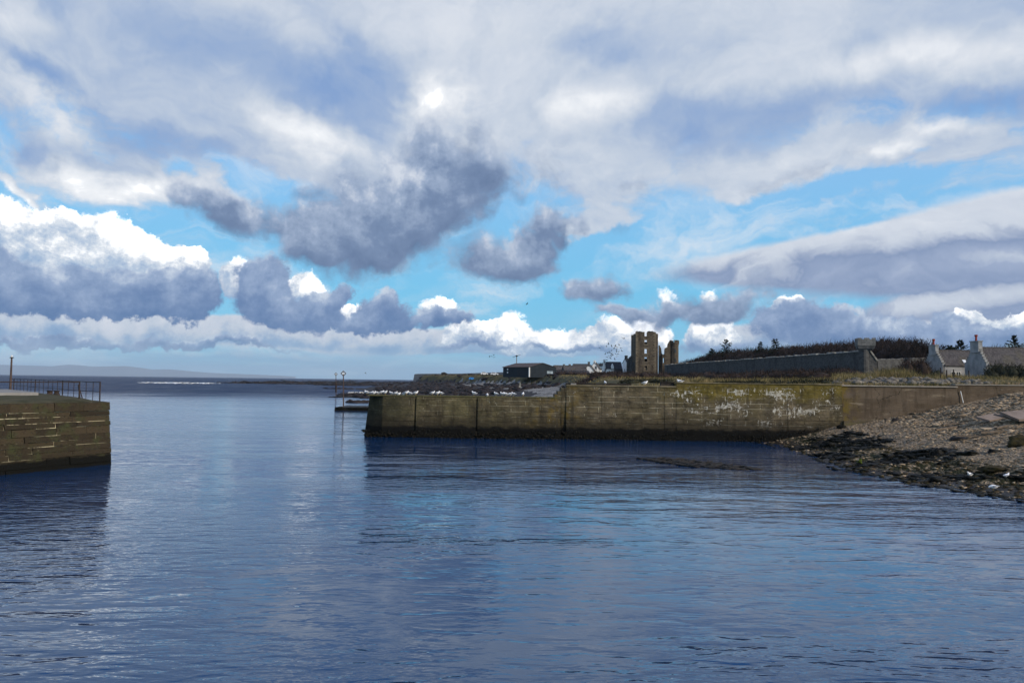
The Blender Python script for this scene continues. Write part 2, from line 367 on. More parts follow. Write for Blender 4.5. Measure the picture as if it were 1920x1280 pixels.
class MB:
    """collects shapes in world coordinates and links them as ONE mesh object"""
    def __init__(self):
        self.v, self.f, self.mi, self.cur = [], [], [], 0
    def add(self, vs, fs):
        b = len(self.v)
        self.v += [tuple(p) for p in vs]
        self.f += [tuple(i + b for i in q) for q in fs]
        self.mi += [self.cur] * len(fs)
        return self
    def box(self, x0, x1, y0, y1, z0, z1, M=None, top=(0, 0)):
        tx, ty = top
        vs = [(x0, y0, z0), (x1, y0, z0), (x1, y1, z0), (x0, y1, z0), (x0 + tx, y0 + ty, z1), (x1 - tx, y0 + ty, z1), (x1 - tx, y1 - ty, z1), (x0 + tx, y1 - ty, z1)]
        if M is not None: vs = [M @ Vector(p) for p in vs]
        return self.add(vs, [(3, 2, 1, 0), (4, 5, 6, 7), (0, 1, 5, 4), (1, 2, 6, 5), (2, 3, 7, 6), (3, 0, 4, 7)])
    def hexa(self, q0, q1):          # two quads (lists of 4 points) joined as a block
        return self.add(list(q0) + list(q1), [(3, 2, 1, 0), (4, 5, 6, 7), (0, 1, 5, 4), (1, 2, 6, 5), (2, 3, 7, 6), (3, 0, 4, 7)])
    def prism(self, pts, d):         # closed polygon of 3-D points pushed along d
        n = len(pts)
        d = Vector(d)
        vs = [Vector(p) for p in pts] + [Vector(p) + d for p in pts]
        return self.add(vs, [tuple(range(n))[::-1], tuple(range(n, 2 * n))] + [(i, (i + 1) % n, (i + 1) % n + n, i + n) for i in range(n)])
    def tube(self, p0, p1, r0, r1=None, n=8, cap=True):
        p0, p1 = Vector(p0), Vector(p1)
        r1 = r0 if r1 is None else r1
        d = (p1 - p0).normalized()
        a = d.orthogonal().normalized()
        b = d.cross(a)
        vs = [p0 + (a * math.cos(t) + b * math.sin(t)) * r0 for t in [2 * math.pi * k / n for k in range(n)]]
        vs += [p1 + (a * math.cos(t) + b * math.sin(t)) * r1 for t in [2 * math.pi * k / n for k in range(n)]]
        fs = [(i, (i + 1) % n, (i + 1) % n + n, i + n) for i in range(n)]
        if cap: fs += [tuple(range(n))[::-1], tuple(range(n, 2 * n))]
        return self.add(vs, fs)
    def path(self, pts, rad, n=8):   # a bent tube
        rings, vs, fs = [], [], []
        pts = [Vector(p) for p in pts]
        up = Vector((0.31, 0.17, 0.93))
        for i, p in enumerate(pts):
            d = (pts[min(i + 1, len(pts) - 1)] - pts[max(i - 1, 0)]).normalized()
            a = d.cross(up).normalized()
            b = a.cross(d)
            r = rad[i] if isinstance(rad, (list, tuple)) else rad
            vs += [p + (a * math.cos(t) + b * math.sin(t)) * r for t in [2 * math.pi * k / n for k in range(n)]]
        for i in range(len(pts) - 1):
            fs += [(i * n + k, i * n + (k + 1) % n, (i + 1) * n + (k + 1) % n, (i + 1) * n + k) for k in range(n)]
        m = len(pts)
        fs += [tuple(range(n))[::-1], tuple(range((m - 1) * n, m * n))]
        return self.add(vs, fs)
    def ball(self, c, r, seg=10, rings=6, jit=0.0, M=None):
        vs, fs = [], []
        rx, ry, rz = r if isinstance(r, (list, tuple)) else (r, r, r)
        for j in range(rings + 1):
            th = math.pi * j / rings
            for i in range(seg):
                ph = 2 * math.pi * i / seg
                k = 1 + jit * (rnd.random() - .5) * (0 if j in (0, rings) else 1)
                p = Vector((rx * k * math.sin(th) * math.cos(ph), ry * k * math.sin(th) * math.sin(ph), rz * k * math.cos(th)))
                if M is not None: p = M @ p
                vs.append(Vector(c) + p)
        for j in range(rings):
            fs += [(j * seg + i, (j + 1) * seg + i, (j + 1) * seg + (i + 1) % seg, j * seg + (i + 1) % seg) for i in range(seg)]
        return self.add(vs, fs)
    def build(self, name, mats, parent=None, smooth=False, local=False):
        me = bpy.data.meshes.new(name)
        vs = self.v
        if parent is not None and not local:
            inv = chain(parent).inverted()
            vs = [inv @ Vector(p) for p in vs]
        me.from_pydata([tuple(p) for p in vs], [], self.f)
        for m in (mats if isinstance(mats, (list, tuple)) else [mats]):
            me.materials.append(m)
        me.polygons.foreach_set('material_index', self.mi)
        if smooth: me.polygons.foreach_set('use_smooth', [True] * len(self.f))
        me.validate(clean_customdata=False)
        bm = bmesh.new(); bm.from_mesh(me)
        if len(bm.faces) < 60000:
            bmesh.ops.recalc_face_normals(bm, faces=bm.faces)
        bm.to_mesh(me); bm.free()
        me.update()
        o = bpy.data.objects.new(name, me)
        COL.objects.link(o)
        if parent is not None: o.parent = parent
        return o

def raw_mesh(name, verts, faces, mats, smooth=False, mi=None):
    """a large mesh from numpy arrays: verts n x 3, faces m x 3 or m x 4"""
    me = bpy.data.meshes.new(name)
    verts = np.asarray(verts, dtype=np.float32); faces = np.asarray(faces, dtype=np.int32)
    k = faces.shape[1]
    me.vertices.add(len(verts)); me.vertices.foreach_set('co', verts.ravel())
    me.loops.add(faces.size); me.loops.foreach_set('vertex_index', faces.ravel())
    me.polygons.add(len(faces))
    me.polygons.foreach_set('loop_start', np.arange(0, faces.size, k, dtype=np.int32))
    me.polygons.foreach_set('loop_total', np.full(len(faces), k, dtype=np.int32))
    for m in (mats if isinstance(mats, (list, tuple)) else [mats]): me.materials.append(m)
    if mi is not None: me.polygons.foreach_set('material_index', np.asarray(mi, dtype=np.int32))
    if smooth: me.polygons.foreach_set('use_smooth', np.ones(len(faces), dtype=bool))
    me.update(calc_edges=True)
    me.validate()
    o = bpy.data.objects.new(name, me)
    COL.objects.link(o)
    return o

def tag(o, label=None, cat=None, group=None, kind=None):
    if label: o['label'] = label
    if cat: o['category'] = cat
    if group: o['group'] = group
    if kind: o['kind'] = kind
    return o
def thing(name, label, cat, loc=(0, 0, 0), rotz=0.0, group=None):
    o = bpy.data.objects.new(name, None)
    o.empty_display_size = 0.3
    COL.objects.link(o)
    o.location = loc
    o.rotation_euler = (0, 0, rotz)
    return tag(o, label, cat, group)
def fbm(x, y, s, o=4):
    return mnoise.fractal(Vector((x * s, y * s, 3.7)), 1.0, 2.0, o)

def lump_cloud(name, pts, sizes, mat, kind='stuff', flat=0.45, label=None):
    """many irregular low stones as one mesh"""
    base = []
    bm = bmesh.new(); bmesh.ops.create_icosphere(bm, subdivisions=1, radius=1.0)
    bv = np.array([v.co[:] for v in bm.verts]); bf = np.array([[v.index for v in f.verts] for f in bm.faces]); bm.free()
    n = len(pts)
    pts = np.asarray(pts, float); sizes = np.asarray(sizes, float).reshape(n, -1)
    if sizes.shape[1] == 1: sizes = np.repeat(sizes, 3, 1) * np.array([1, 1, flat])
    jit = 1 + nrg.uniform(-.28, .28, (n, len(bv), 3))
    v = bv[None] * jit * sizes[:, None, :]
    a = nrg.uniform(0, 6.28, n); ca, sa = np.cos(a)[:, None], np.sin(a)[:, None]
    keep = nrg.random(n)[:, None] * 0 + 1
    vx = v[..., 0] * ca - v[..., 1] * sa; vy = v[..., 0] * sa + v[..., 1] * ca
    tilt = nrg.uniform(-.25, .25, n)[:, None]
    v = np.stack([vx, vy, v[..., 2] + vx * tilt], -1) + pts[:, None, :]
    f = bf[None] + (np.arange(n) * len(bv))[:, None, None]
    o = raw_mesh(name, v.reshape(-1, 3), f.reshape(-1, 3), mat)
    o['kind'] = kind
    return o

# ------------------------------------------------------------------ materials
def simple(name, c1, c2=None, scale=3.0, rough=0.85, bump=0.0, bscale=None, detail=5, met=0.0, contrast=(0.3, 0.7)):
    mt, N = material(name)
    tc = N.new('ShaderNodeTexCoord').outputs['Object']
    n = N.noise(tc, scale, detail, 0.6)
    c = N.mix(N.ss(n, *contrast), c1, c2 if c2 else tuple(q * 0.7 for q in c1))
    kw = dict(Base_Color=c, Roughness=rough, Metallic=met)
    if bump: kw['Normal'] = N.bump(N.noise(tc, bscale or scale * 4, 6, 0.65), bump, 0.8)
    N.out(**kw)
    return mt

def wall_uv(N):
    """(along, up) coordinates on any upright face, in the object's own space"""
    tc = N.new('ShaderNodeTexCoord')
    ox, oy, oz = N.sep(tc.outputs['Object'])
    nx, ny, nz = N.sep(tc.outputs['Normal'])
    side = N.m('GREATER_THAN', N.m('ABSOLUTE', nx), N.m('ABSOLUTE', ny))
    u = N.mixf(side, ox, oy)
    return N.comb(u, oz, 0), tc.outputs['Object']

def masonry(name, c1, c2, mortar, bw=0.7, bh=0.28, ms=0.03, bump=0.04, stain=(0.02, 0.02, 0.018), stain_amt=0.5, warp=0.12, rough=0.9):
    mt, N = material(name)
    uv, ob = wall_uv(N)
    w = N.v('MULTIPLY', N.v('SUBTRACT', N.noise(ob, 1.3, 3, 0.5, color=True), (.5, .5, .5)), (warp * 2, warp, 0))
    uvw = N.v('ADD', uv, w)
    b = N.new('ShaderNodeTexBrick', offset=0.45, squash=0.75, squash_frequency=3)
    N.put(b.inputs['Vector'], uvw)
    for k, q in (('Scale', 1.0), ('Mortar Size', ms), ('Mortar Smooth', 0.3), ('Bias', 0.0), ('Brick Width', bw), ('Row Height', bh)):
        N.put(b.inputs[k], q)
    N.put(b.inputs['Color1'], (0, 0, 0)); N.put(b.inputs['Color2'], (1, 1, 1)); N.put(b.inputs['Mortar'], (0.5, 0.5, 0.5))
    tone = N.add(N.mul(N.sep(b.outputs['Color'])[0], 0.5), N.mul(N.noise(ob, 2.2, 5, 0.6), 0.5))
    col = N.mix(N.ss(tone, 0.2, 0.8), c1, c2)
    col = N.mix(N.mul(b.outputs['Fac'], 0.8), col, mortar)
    st = N.ss(N.noise(N.v('MULTIPLY', ob, (1, 1, 0.45)), 0.5, 6, 0.62), 0.48, 0.72)
    col = N.mix(N.mul(st, stain_amt), col, stain)
    hgt = N.add(N.mul(b.outputs['Fac'], -0.5), N.add(N.mul(N.noise(ob, 9, 5, 0.6), 0.35), N.mul(N.sep(b.outputs['Color'])[0], 0.3)))
    N.out(Base_Color=col, Roughness=rough, Normal=N.bump(hgt, bump, 1.0))
    return mt

M = {}
M['iron'] = simple('rusty_iron', (0.020, 0.018, 0.018), (0.055, 0.035, 0.025), 6, 0.7)
M['dark_paint'] = simple('dark_painted_steel', (0.012, 0.014, 0.018), (0.02, 0.022, 0.028), 2, 0.5)
M['pole_paint'] = simple('weathered_pole', (0.05, 0.035, 0.03), (0.10, 0.07, 0.06), 4, 0.6)
M['white_paint'] = simple('white_paint', (0.75, 0.75, 0.72), (0.62, 0.62, 0.6), 3, 0.5)
M['harl'] = simple('white_harled_wall', (0.82, 0.82, 0.80), (0.70, 0.70, 0.69), 0.9, 0.9, 0.02, 20)
M['harl_grey'] = simple('grey_harled_wall', (0.32, 0.32, 0.32), (0.19, 0.195, 0.20), 0.8, 0.9, 0.02, 20)
M['cream'] = simple('cream_render', (0.42, 0.38, 0.28), (0.30, 0.27, 0.20), 1.2, 0.9)
M['slate'] = masonry('slate_roof', (0.055, 0.050, 0.052), (0.10, 0.092, 0.092), (0.03, 0.03, 0.03), 0.35, 0.22, 0.02, 0.03, (0.10, 0.09, 0.05), 0.35, 0.02)
M['slate_dark'] = simple('dark_slate', (0.025, 0.025, 0.03), (0.05, 0.048, 0.05), 2, 0.7)
M['glass'] = simple('window_glass', (0.02, 0.025, 0.03), (0.04, 0.05, 0.06), 2, 0.08)
M['pale_glass'] = simple('pale_window', (0.35, 0.42, 0.46), (0.22, 0.28, 0.32), 1, 0.15)
M['skylight'] = simple('skylight_glass', (0.75, 0.78, 0.80), (0.6, 0.62, 0.65), 1, 0.1)
M['terracotta'] = simple('terracotta', (0.30, 0.055, 0.035), (0.18, 0.035, 0.025), 4, 0.8)
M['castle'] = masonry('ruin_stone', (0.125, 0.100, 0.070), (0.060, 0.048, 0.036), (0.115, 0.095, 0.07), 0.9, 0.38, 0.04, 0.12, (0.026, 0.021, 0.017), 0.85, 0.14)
M['quoin'] = masonry('dressed_stone', (0.17, 0.14, 0.10), (0.11, 0.09, 0.065), (0.10, 0.08, 0.06), 1.5, 0.5, 0.03, 0.03, (0.05, 0.04, 0.03), 0.4, 0.02)
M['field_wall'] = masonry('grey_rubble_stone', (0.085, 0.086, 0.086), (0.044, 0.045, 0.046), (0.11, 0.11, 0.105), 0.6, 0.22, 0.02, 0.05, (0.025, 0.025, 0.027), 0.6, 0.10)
M['cope'] = simple('pale_coping_stone', (0.30, 0.29, 0.26), (0.10, 0.10, 0.09), 1.6, 0.9, 0.05, 5)
M['concrete'] = simple('old_concrete', (0.30, 0.27, 0.23), (0.20, 0.18, 0.155), 1.5, 0.9, 0.02, 9)
M['slab_pale'] = simple('pale_concrete', (0.26, 0.25, 0.24), (0.17, 0.165, 0.16), 1.2, 0.9, 0.02, 9)
M['moss'] = simple('mossy_concrete', (0.034, 0.033, 0.014), (0.080, 0.070, 0.040), 1.4, 0.95, 0.06, 6)
M['timber'] = simple('grey_timber', (0.16, 0.125, 0.095), (0.10, 0.08, 0.06), 5, 0.85)
M['dark_timber'] = simple('dark_timber', (0.025, 0.022, 0.020), (0.05, 0.04, 0.035), 4, 0.85)
M['weed'] = simple('black_seaweed', (0.003, 0.003, 0.002), (0.011, 0.0095, 0.005), 5, 0.55, 0.08, 7)
M['rock_dark'] = simple('dark_wet_rock', (0.014, 0.011, 0.010), (0.034, 0.028, 0.024), 0.8, 0.6, 0.10, 2.5)
M['rock_moss'] = simple('mossy_rock', (0.045, 0.035, 0.012), (0.022, 0.018, 0.012), 2.5, 0.9, 0.10, 5)
M['algae'] = simple('bright_algae', (0.10, 0.13, 0.015), (0.06, 0.08, 0.01), 6, 0.7)
M['twig'] = simple('bare_twigs', (0.020, 0.015, 0.014), (0.036, 0.026, 0.023), 0.15, 0.95)
M['bark'] = simple('dark_bark', (0.022, 0.017, 0.014), (0.04, 0.03, 0.025), 2, 0.95)
M['conifer'] = simple('dark_needles', (0.012, 0.018, 0.010), (0.022, 0.028, 0.016), 1, 0.95)
M['scrub'] = simple('brown_scrub', (0.045, 0.030, 0.024), (0.022, 0.016, 0.013), 0.35, 0.95)
M['bush'] = simple('dark_bush', (0.018, 0.020, 0.012), (0.03, 0.03, 0.018), 0.5, 0.95)
M['gull_white'] = simple('gull_white', (0.80, 0.80, 0.80), (0.72, 0.72, 0.73), 8, 0.8)
M['gull_grey'] = simple('gull_grey', (0.34, 0.36, 0.39), (0.28, 0.30, 0.33), 8, 0.8)
M['beak'] = simple('beak_yellow', (0.55, 0.35, 0.05), (0.45, 0.28, 0.05), 8, 0.6)
M['bird_dark'] = simple('dark_feathers', (0.012, 0.012, 0.014), (0.02, 0.02, 0.022), 8, 0.8)
M['barn'] = simple('dark_blue_cladding', (0.010, 0.016, 0.022), (0.018, 0.025, 0.034), 0.6, 0.6)
M['barn_roof'] = simple('brown_sheet_roof', (0.10, 0.075, 0.068), (0.065, 0.05, 0.048), 0.5, 0.7)
M['car_blue'] = simple('blue_car_paint', (0.02, 0.22, 0.62), (0.02, 0.20, 0.55), 1, 0.3)
M['car_white'] = simple('white_car_paint', (0.70, 0.70, 0.70), (0.66, 0.66, 0.66), 1, 0.3)
M['tyre'] = simple('tyre', (0.012, 0.012, 0.012), (0.02, 0.02, 0.02), 4, 0.9)
M['foam'] = simple('sea_foam', (0.85, 0.87, 0.9), (0.7, 0.75, 0.8), 2, 0.8)
M['hill'] = simple('hazy_hill', (0.11, 0.115, 0.13), (0.15, 0.15, 0.15), 0.001, 0.95)  # hill colour lightened and cooled to stand in for distance haze
# ------------------------------------------------------------------ left pier
def build_left_pier():
    top = 3.16
    A = Vector((-20.75, 40.0, 0))                 # seaward corner nearest the harbour mouth
    dF = Vector((-2.2, -4.6, 0)).normalized()      # along the harbour face, towards the camera and out of frame
    dS = Vector((-19.0, 22.3, 0)).normalized()     # along the seaward face
    LF, LS = 30.0, 62.0
    nF = Vector((dF.y, -dF.x, 0)) * -1             # outward from the harbour face
    if nF.x < 0: nF = -nF
    root = thing('stone_pier', 'dark stone pier with pale mortar lines and a railing along its top', 'pier', A)
    # backing core: pale mortar seen in the joints
    ins = 0.012
    a = A - nF * ins + dF * ins
    b = a + dF * (LF - ins)
    c = b + dS * LS
    d = a + dS * LS
    bat = 0.45
    core = MB()
    core.hexa([(a + nF * bat) + Vector((0, 0, -1)), (b + nF * bat) + Vector((0, 0, -1)), c + Vector((0, 0, -1)), d + Vector((0, 0, -1))],
              [p + Vector((0, 0, top - 0.05)) for p in (a, b, c, d)])
    core.build('core', M['mortar'], root)
    # coursed blocks on the harbour face, each of its own size and set a little in or out
    st = MB()
    z = -0.5
    hs = []
    while z < top - 0.001:
        h = rnd.choice([0.27, 0.31, 0.36, 0.40, 0.24])
        if top - z - h < 0.22: h = top - z
        hs.append((z, h)); z += h
    rr = random.Random(31)
    for ci, (z, h) in enumerate(hs):
        u = -rr.random() * 0.02
        last = ci == len(hs) - 1
        while u < LF:
            w = rr.uniform(0.7, 2.3) if not last else rr.uniform(1.2, 2.2)
            g = rr.choice([0.010, 0.014, 0.018, 0.026])
            gz = rr.choice([0.010, 0.015, 0.022, 0.034])
            pr = rr.choice([0, 0, .01, .02, .05]) + rr.uniform(0, .012) + (0.03 if last else 0)
            def P(uu, zz, o):
                t = 1 - (zz + 1) / (top + 1)
                return A + dF * uu + nF * (bat * t + o) + Vector((0, 0, zz))
            u0, u1 = u + g * 0.5, min(u + w, LF) - g * 0.5
            z0, z1 = z + gz * 0.5, z + h - gz * 0.5
            j = lambda: rr.uniform(-0.014, 0.014)
            q1 = [P(u0 + j(), z0 + j(), pr + j()), P(u1 + j(), z0 + j(), pr + j()), P(u1 + j(), z1 + j(), pr + j()), P(u0 + j(), z1 + j(), pr + j())]
            q0 = [P(u0, z0, -0.5), P(u1, z0, -0.5), P(u1, z1, -0.5), P(u0, z1, -0.5)]
            st.hexa(q0, q1)
            u += w
    # seaward face, plainer
    for ci, (z, h) in enumerate(hs):
        u = 0.5
        while u < LS:
            w = rr.uniform(1.0, 2.6)
            nS = Vector((dS.y, -dS.x, 0))
            if nS.y < 0: nS = -nS
            pr = rr.uniform(0, 0.05)
            q1 = [A + dS * u + nS * pr + Vector((0, 0, z + .01)), A + dS * (u + w - .02) + nS * pr + Vector((0, 0, z + .01)), A + dS * (u + w - .02) + nS * pr + Vector((0, 0, z + h - .01)), A + dS * u + nS * pr + Vector((0, 0, z + h - .01))]
            q0 = [p - nS * 0.5 for p in q1]
            st.hexa(q0, q1)
            u += w
    st.build('block_face', M['pier_stone'], root)
    # weathered, mossy deck
    dk = MB()
    N = 26
    vs, fs = [], []
    for i in range(N + 1):
        for k in range(N + 1):
            p = A + dF * (0.55 + (LF - 0.6) * i / N) + dS * (0.4 + (LS - 1) * (k / N) ** 1.6)
            e = 0.03 if k in (0, N) or i in (0, N) else 0.10 + 0.05 * fbm(p.x, p.y, 0.5)
            vs.append((p.x, p.y, top - 0.03 + e + (0.13 * min(1, k / 5))))
    for i in range(N):
        for k in range(N):
            fs.append((i * (N + 1) + k, i * (N + 1) + k + 1, (i + 1) * (N + 1) + k + 1, (i + 1) * (N + 1) + k))
    dk.add(vs, fs)
    dk.build('deck', M['moss'], root, smooth=True)
    # raised pale slab on the deck
    sl = MB()
    s0 = at(72, 742, 44.5); s0.z = top
    B = s0
    sl.hexa([B + Vector((0, 0, .02)), B + dF * 9 + Vector((0, 0, .02)), B + dF * 9 + dS * 11 + Vector((0, 0, .02)), B + dS * 12 + Vector((0, 0, .02))],
            [B + Vector((0, 0, .34)), B + dF * 9 + Vector((0, 0, .34)), B + dF * 9 + dS * 11 + Vector((0, 0, .34)), B + dS * 12 + Vector((0, 0, .34))])
    sl.build('concrete_slab', M['slab_pale'], root)
    # two mooring lumps on the deck edge
    for px, w in ((93, 0.35), (106, 0.28)):
        p = onz(px, 741, top)
        bb = MB(); bb.path([p, p + Vector((0, 0, .2)), p + Vector((0, 0, .32))], [0.15 + w * .3, 0.14, 0.2], 10)
        bb.build('bollard', M['iron'], root)

    # seaward railing
    H = 0.98
    p0 = onz(187, 751.5, top + 0.02)
    rl = thing('railing', 'rusty post and rail railing along the seaward edge of the dark stone pier', 'railing', p0)
    nposts = 19
    def rp(t): return p0 + dS * t
    ts = [0.0]
    L = 30.0
    for k in range(1, nposts + 1):
        ts.append(L * k / nposts)
    for k, t in enumerate(ts):
        b = rp(t)
        r = 0.034 if k % 6 == 0 else 0.017
        mb = MB(); mb.tube(b + Vector((0, 0, -.05)), b + Vector((rnd.uniform(-.02, .02), 0, H + (0.03 if k % 6 == 0 else 0))), r, None, 8)
        mb.build('post', M['iron'], rl)
    for hgt, r in ((H, 0.021), (0.46, 0.017)):
        mb = MB(); mb.path([rp(t) + Vector((0, 0, hgt + 0.01 * math.sin(t * 1.7))) for t in np.linspace(0, L, 24)], r, 8)
        mb.build('rail', M['iron'], rl)
    for t in (5.2,):
        q = rp(t)
        mb = MB(); mb.tube(q + Vector((0, 0, H * .8)), q + Vector((0.55, -0.5, 0)), 0.03); mb.build('brace', M['iron'], rl)
        mb = MB(); mb.tube(q + Vector((0, 0, H * .8)), q + Vector((0.25, -0.2, 0)), 0.03); mb.build('brace', M['iron'], rl)
    # harbour-side railing, towards the camera
    q0 = onz(148, 751, top + 0.02)
    hr = thing('railing', 'plain two-post rusty railing along the harbour edge of the dark stone pier', 'railing', q0)
    for t in (0.0, 4.4, 9.5, 14.5):
        b = q0 + dF * t
        mb = MB(); mb.tube(b + Vector((0, 0, -.1)), b + Vector((0, 0, H)), 0.035); mb.build('post', M['iron'], hr)
    for hgt in (H - .01,):
        mb = MB(); mb.path([q0 + dF * t + Vector((0, 0, hgt)) for t in np.linspace(0, 15, 6)], 0.026, 8); mb.build('rail', M['iron'], hr)
    # light post on the slab
    pb = at(19, 736, 58.0)
    lp = thing('lamp_post', 'thin rust-brown post with a small capped lamp on the pier', 'post', pb)
    tz = zat(19, 671, 58.0)
    mb = MB(); mb.path([pb + Vector((0, 0, -.4)), pb + Vector((0, 0, 1.2)), Vector((pb.x, pb.y, tz))], [0.10, 0.075, 0.06], 10); mb.build('pole', M['pole_paint'], lp)
    t = Vector((pb.x, pb.y, tz))
    mb = MB(); mb.path([t, t + Vector((0, 0, .03)), t + Vector((0, 0, .08))], [0.14, 0.15, 0.07], 12); mb.build('cap', M['iron'], lp)
    mb = MB(); mb.path([t + Vector((0, 0, .08)), t + Vector((0, 0, .18)), t + Vector((0, 0, .22))], [0.05, 0.055, 0.03], 10); mb.build('lamp', M['white_paint'], lp)

def mat_pier_stone():
    mt, N = material('pier_stone')
    tc = N.new('ShaderNodeTexCoord').outputs['Object']
    g = N.new('ShaderNodeNewGeometry')
    isl = g.outputs['Random Per Island']
    z = N.sep(g.outputs['Position'])[2]
    n1 = N.noise(tc, 1.6, 6, 0.6)
    n2 = N.noise(tc, 9.0, 5, 0.6)
    c = N.mix(isl, (0.022, 0.017, 0.011), (0.050, 0.037, 0.022))
    c = N.mix(N.ss(n1, 0.45, 0.7), c, (0.040, 0.042, 0.018))
    c = N.mix(N.ss(n2, 0.5, 0.72), c, (0.018, 0.015, 0.011))
    c = N.mix(N.mul(N.ss(N.noise(tc, 4.0, 7, 0.7), 0.63, 0.72), 0.6), c, (0.20, 0.17, 0.11))
    weed = N.ss(N.add(z, N.mul(N.sub(n1, 0.5), 0.5)), 0.62, 0.42)
    c = N.mix(weed, c, (0.004, 0.004, 0.003))
    N.out(Base_Color=c, Roughness=0.85, Normal=N.bump(N.add(n2, N.mul(n1, 0.6)), 0.05, 0.9))
    M['pier_stone'] = mt
    mt, N = material('lime_mortar')
    g = N.new('ShaderNodeNewGeometry')
    P = g.outputs['Position']
    z = N.sep(P)[2]
    n = N.noise(P, 1.3, 4, 0.6)
    c = N.mix(N.ss(n, 0.40, 0.54), (0.04, 0.033, 0.023), (0.52, 0.46, 0.31))
    c = N.mix(N.ss(N.add(z, N.mul(N.sub(n, 0.5), 0.6)), 0.75, 0.5), c, (0.005, 0.005, 0.004))
    N.out(Base_Color=c, Roughness=0.95)
    M['mortar'] = mt
mat_pier_stone()
build_left_pier()
# ------------------------------------------------------------------ right harbour wall
QY = 61.0
def mat_quay():
    mt, N = material('harbour_wall_stone')
    g = N.new('ShaderNodeNewGeometry')
    P = g.outputs['Position']
    x, y, z = N.sep(P)
    uv = N.comb(x, z, 0)
    nb = N.noise(P, 0.35, 5, 0.6)
    nm = N.noise(P, 1.5, 6, 0.62)
    nf = N.noise(P, 7.0, 5, 0.65)
    c = N.mix(N.ss(nb, 0.35, 0.65), (0.100, 0.082, 0.046), (0.145, 0.118, 0.080))
    # blocks, only faintly legible
    b = N.new('ShaderNodeTexBrick', offset=0.5, squash=1.0)
    N.put(b.inputs['Vector'], N.v('ADD', uv, N.v('MULTIPLY', N.v('SUBTRACT', N.noise(P, 0.9, 2, 0.5, color=True), (.5, .5, .5)), (0.2, 0.05, 0))))
    for k, q in (('Scale', 1.0), ('Mortar Size', 0.022), ('Mortar Smooth', 0.2), ('Bias', 0.0), ('Brick Width', 2.3), ('Row Height', 0.42)): N.put(b.inputs[k], q)
    N.put(b.inputs['Color1'], (0, 0, 0)); N.put(b.inputs['Color2'], (1, 1, 1)); N.put(b.inputs['Mortar'], (.5, .5, .5))
    c = N.mix(N.mul(N.sep(b.outputs['Color'])[0], 0.28), c, (0.055, 0.048, 0.030))
    rowsel = N.noise(N.v('MULTIPLY', P, (0.25, 0.25, 2.0)), 1.6, 4, 0.6)
    c = N.mix(N.mul(N.mul(b.outputs['Fac'], N.ss(rowsel, 0.48, 0.56)), 0.85), c, (0.44, 0.40, 0.28))
    c = N.mix(N.mul(N.mul(b.outputs['Fac'], N.ss(rowsel, 0.48, 0.40)), 0.8), c, (0.016, 0.013, 0.010))
    # algae and lichen: yellow-green on the top of the tall length
    tall = N.ss(x, 10.0, 14.5)
    low = N.ss(x, 3.5, 1.0)
    al = N.ss(N.add(z, N.mul(N.sub(nm, 0.5), 2.2)), 2.7, 3.9)
    c = N.mix(N.mul(N.mul(al, tall), 0.85), c, (0.125, 0.098, 0.018))
    c = N.mix(N.mul(low, N.mul(N.ss(nb, 0.4, 0.6), 0.6)), c, (0.086, 0.078, 0.030))
    c = N.mix(N.mul(N.ss(x, -7.2, -9.5), 0.7), c, (0.020, 0.024, 0.014))
    ye = N.mul(N.mul(N.ss(x, 0.5, 2.0), N.ss(x, 7.0, 4.0)), N.ss(N.add(nm, N.mul(nb, .5)), 0.68, 0.86))
    c = N.mix(N.mul(ye, 0.7), c, (0.13, 0.088, 0.016))
    # run-off stains
    stn = N.ss(N.noise(N.v('MULTIPLY', P, (1.6, 1, 0.22)), 1.0, 5, 0.6), 0.5, 0.7)
    c = N.mix(N.mul(stn, 0.75), c, (0.036, 0.029, 0.018))
    c = N.mix(N.mul(N.ss(nf, 0.55, 0.75), 0.6), c, (0.03, 0.026, 0.018))
    c = N.mix(N.mul(N.ss(N.noise(P, 3.3, 6, 0.7), 0.58, 0.70), 0.55), c, (0.21, 0.19, 0.135))
    mott = N.ramp(N.noise(N.v('MULTIPLY', P, (1, 1, 1.4)), 1.1, 8, 0.72), [(0.30, (0.30, 0.29, 0.28)), (0.48, (0.85, 0.85, 0.85)), (0.60, (1.15, 1.12, 1.08)), (0.72, (1.75, 1.68, 1.55))])
    c = N.mix(1.0, c, mott, 'MULTIPLY')
    # white bird lime and leached lime: short runs hung from the courses
    Pw = N.v('ADD', P, N.v('MULTIPLY', N.v('SUBTRACT', N.noise(P, 2.2, 3, 0.6, color=True), (.5, .5, .5)), (0.35, 0, 0.30)))
    dens = N.add(N.mul(N.mul(N.ss(x, 9.5, 15.0), N.ss(x, 27.5, 25.2)), 0.165), N.mul(N.ss(x, -9.5, -6.0), 0.04))
    cl = N.noise(N.v('MULTIPLY', P, (0.33, 1, 0.9)), 1.0, 3, 0.5)
    vert = N.noise(N.v('MULTIPLY', Pw, (6.5, 1, 1.7)), 1.0, 3, 0.55, 0.6)
    hor = N.noise(N.v('MULTIPLY', Pw, (1.0, 1, 8.5)), 1.0, 3, 0.55)
    dab = N.noise(N.v('MULTIPLY', P, (4.2, 1, 4.2)), 1.0, 4, 0.65)
    s = N.m('MAXIMUM', N.m('MAXIMUM', N.add(N.mul(vert, 0.85), 0.09), N.add(N.mul(hor, 0.8), 0.10)), dab)
    lev = N.sub(0.82, N.add(dens, N.mul(N.sub(cl, 0.5), 0.75)))
    lime = N.mul(N.ss(s, lev, N.add(lev, 0.035)), N.mul(N.ss(z, 0.9, 1.3), N.ss(z, 4.35, 4.0)))
    lime = N.mul(lime, N.rng(N.noise(P, 5.0, 5, 0.7), 0.35, 0.62, 0.15, 1.0))
    c = N.mix(N.mul(lime, 0.9), c, (0.56, 0.54, 0.48))
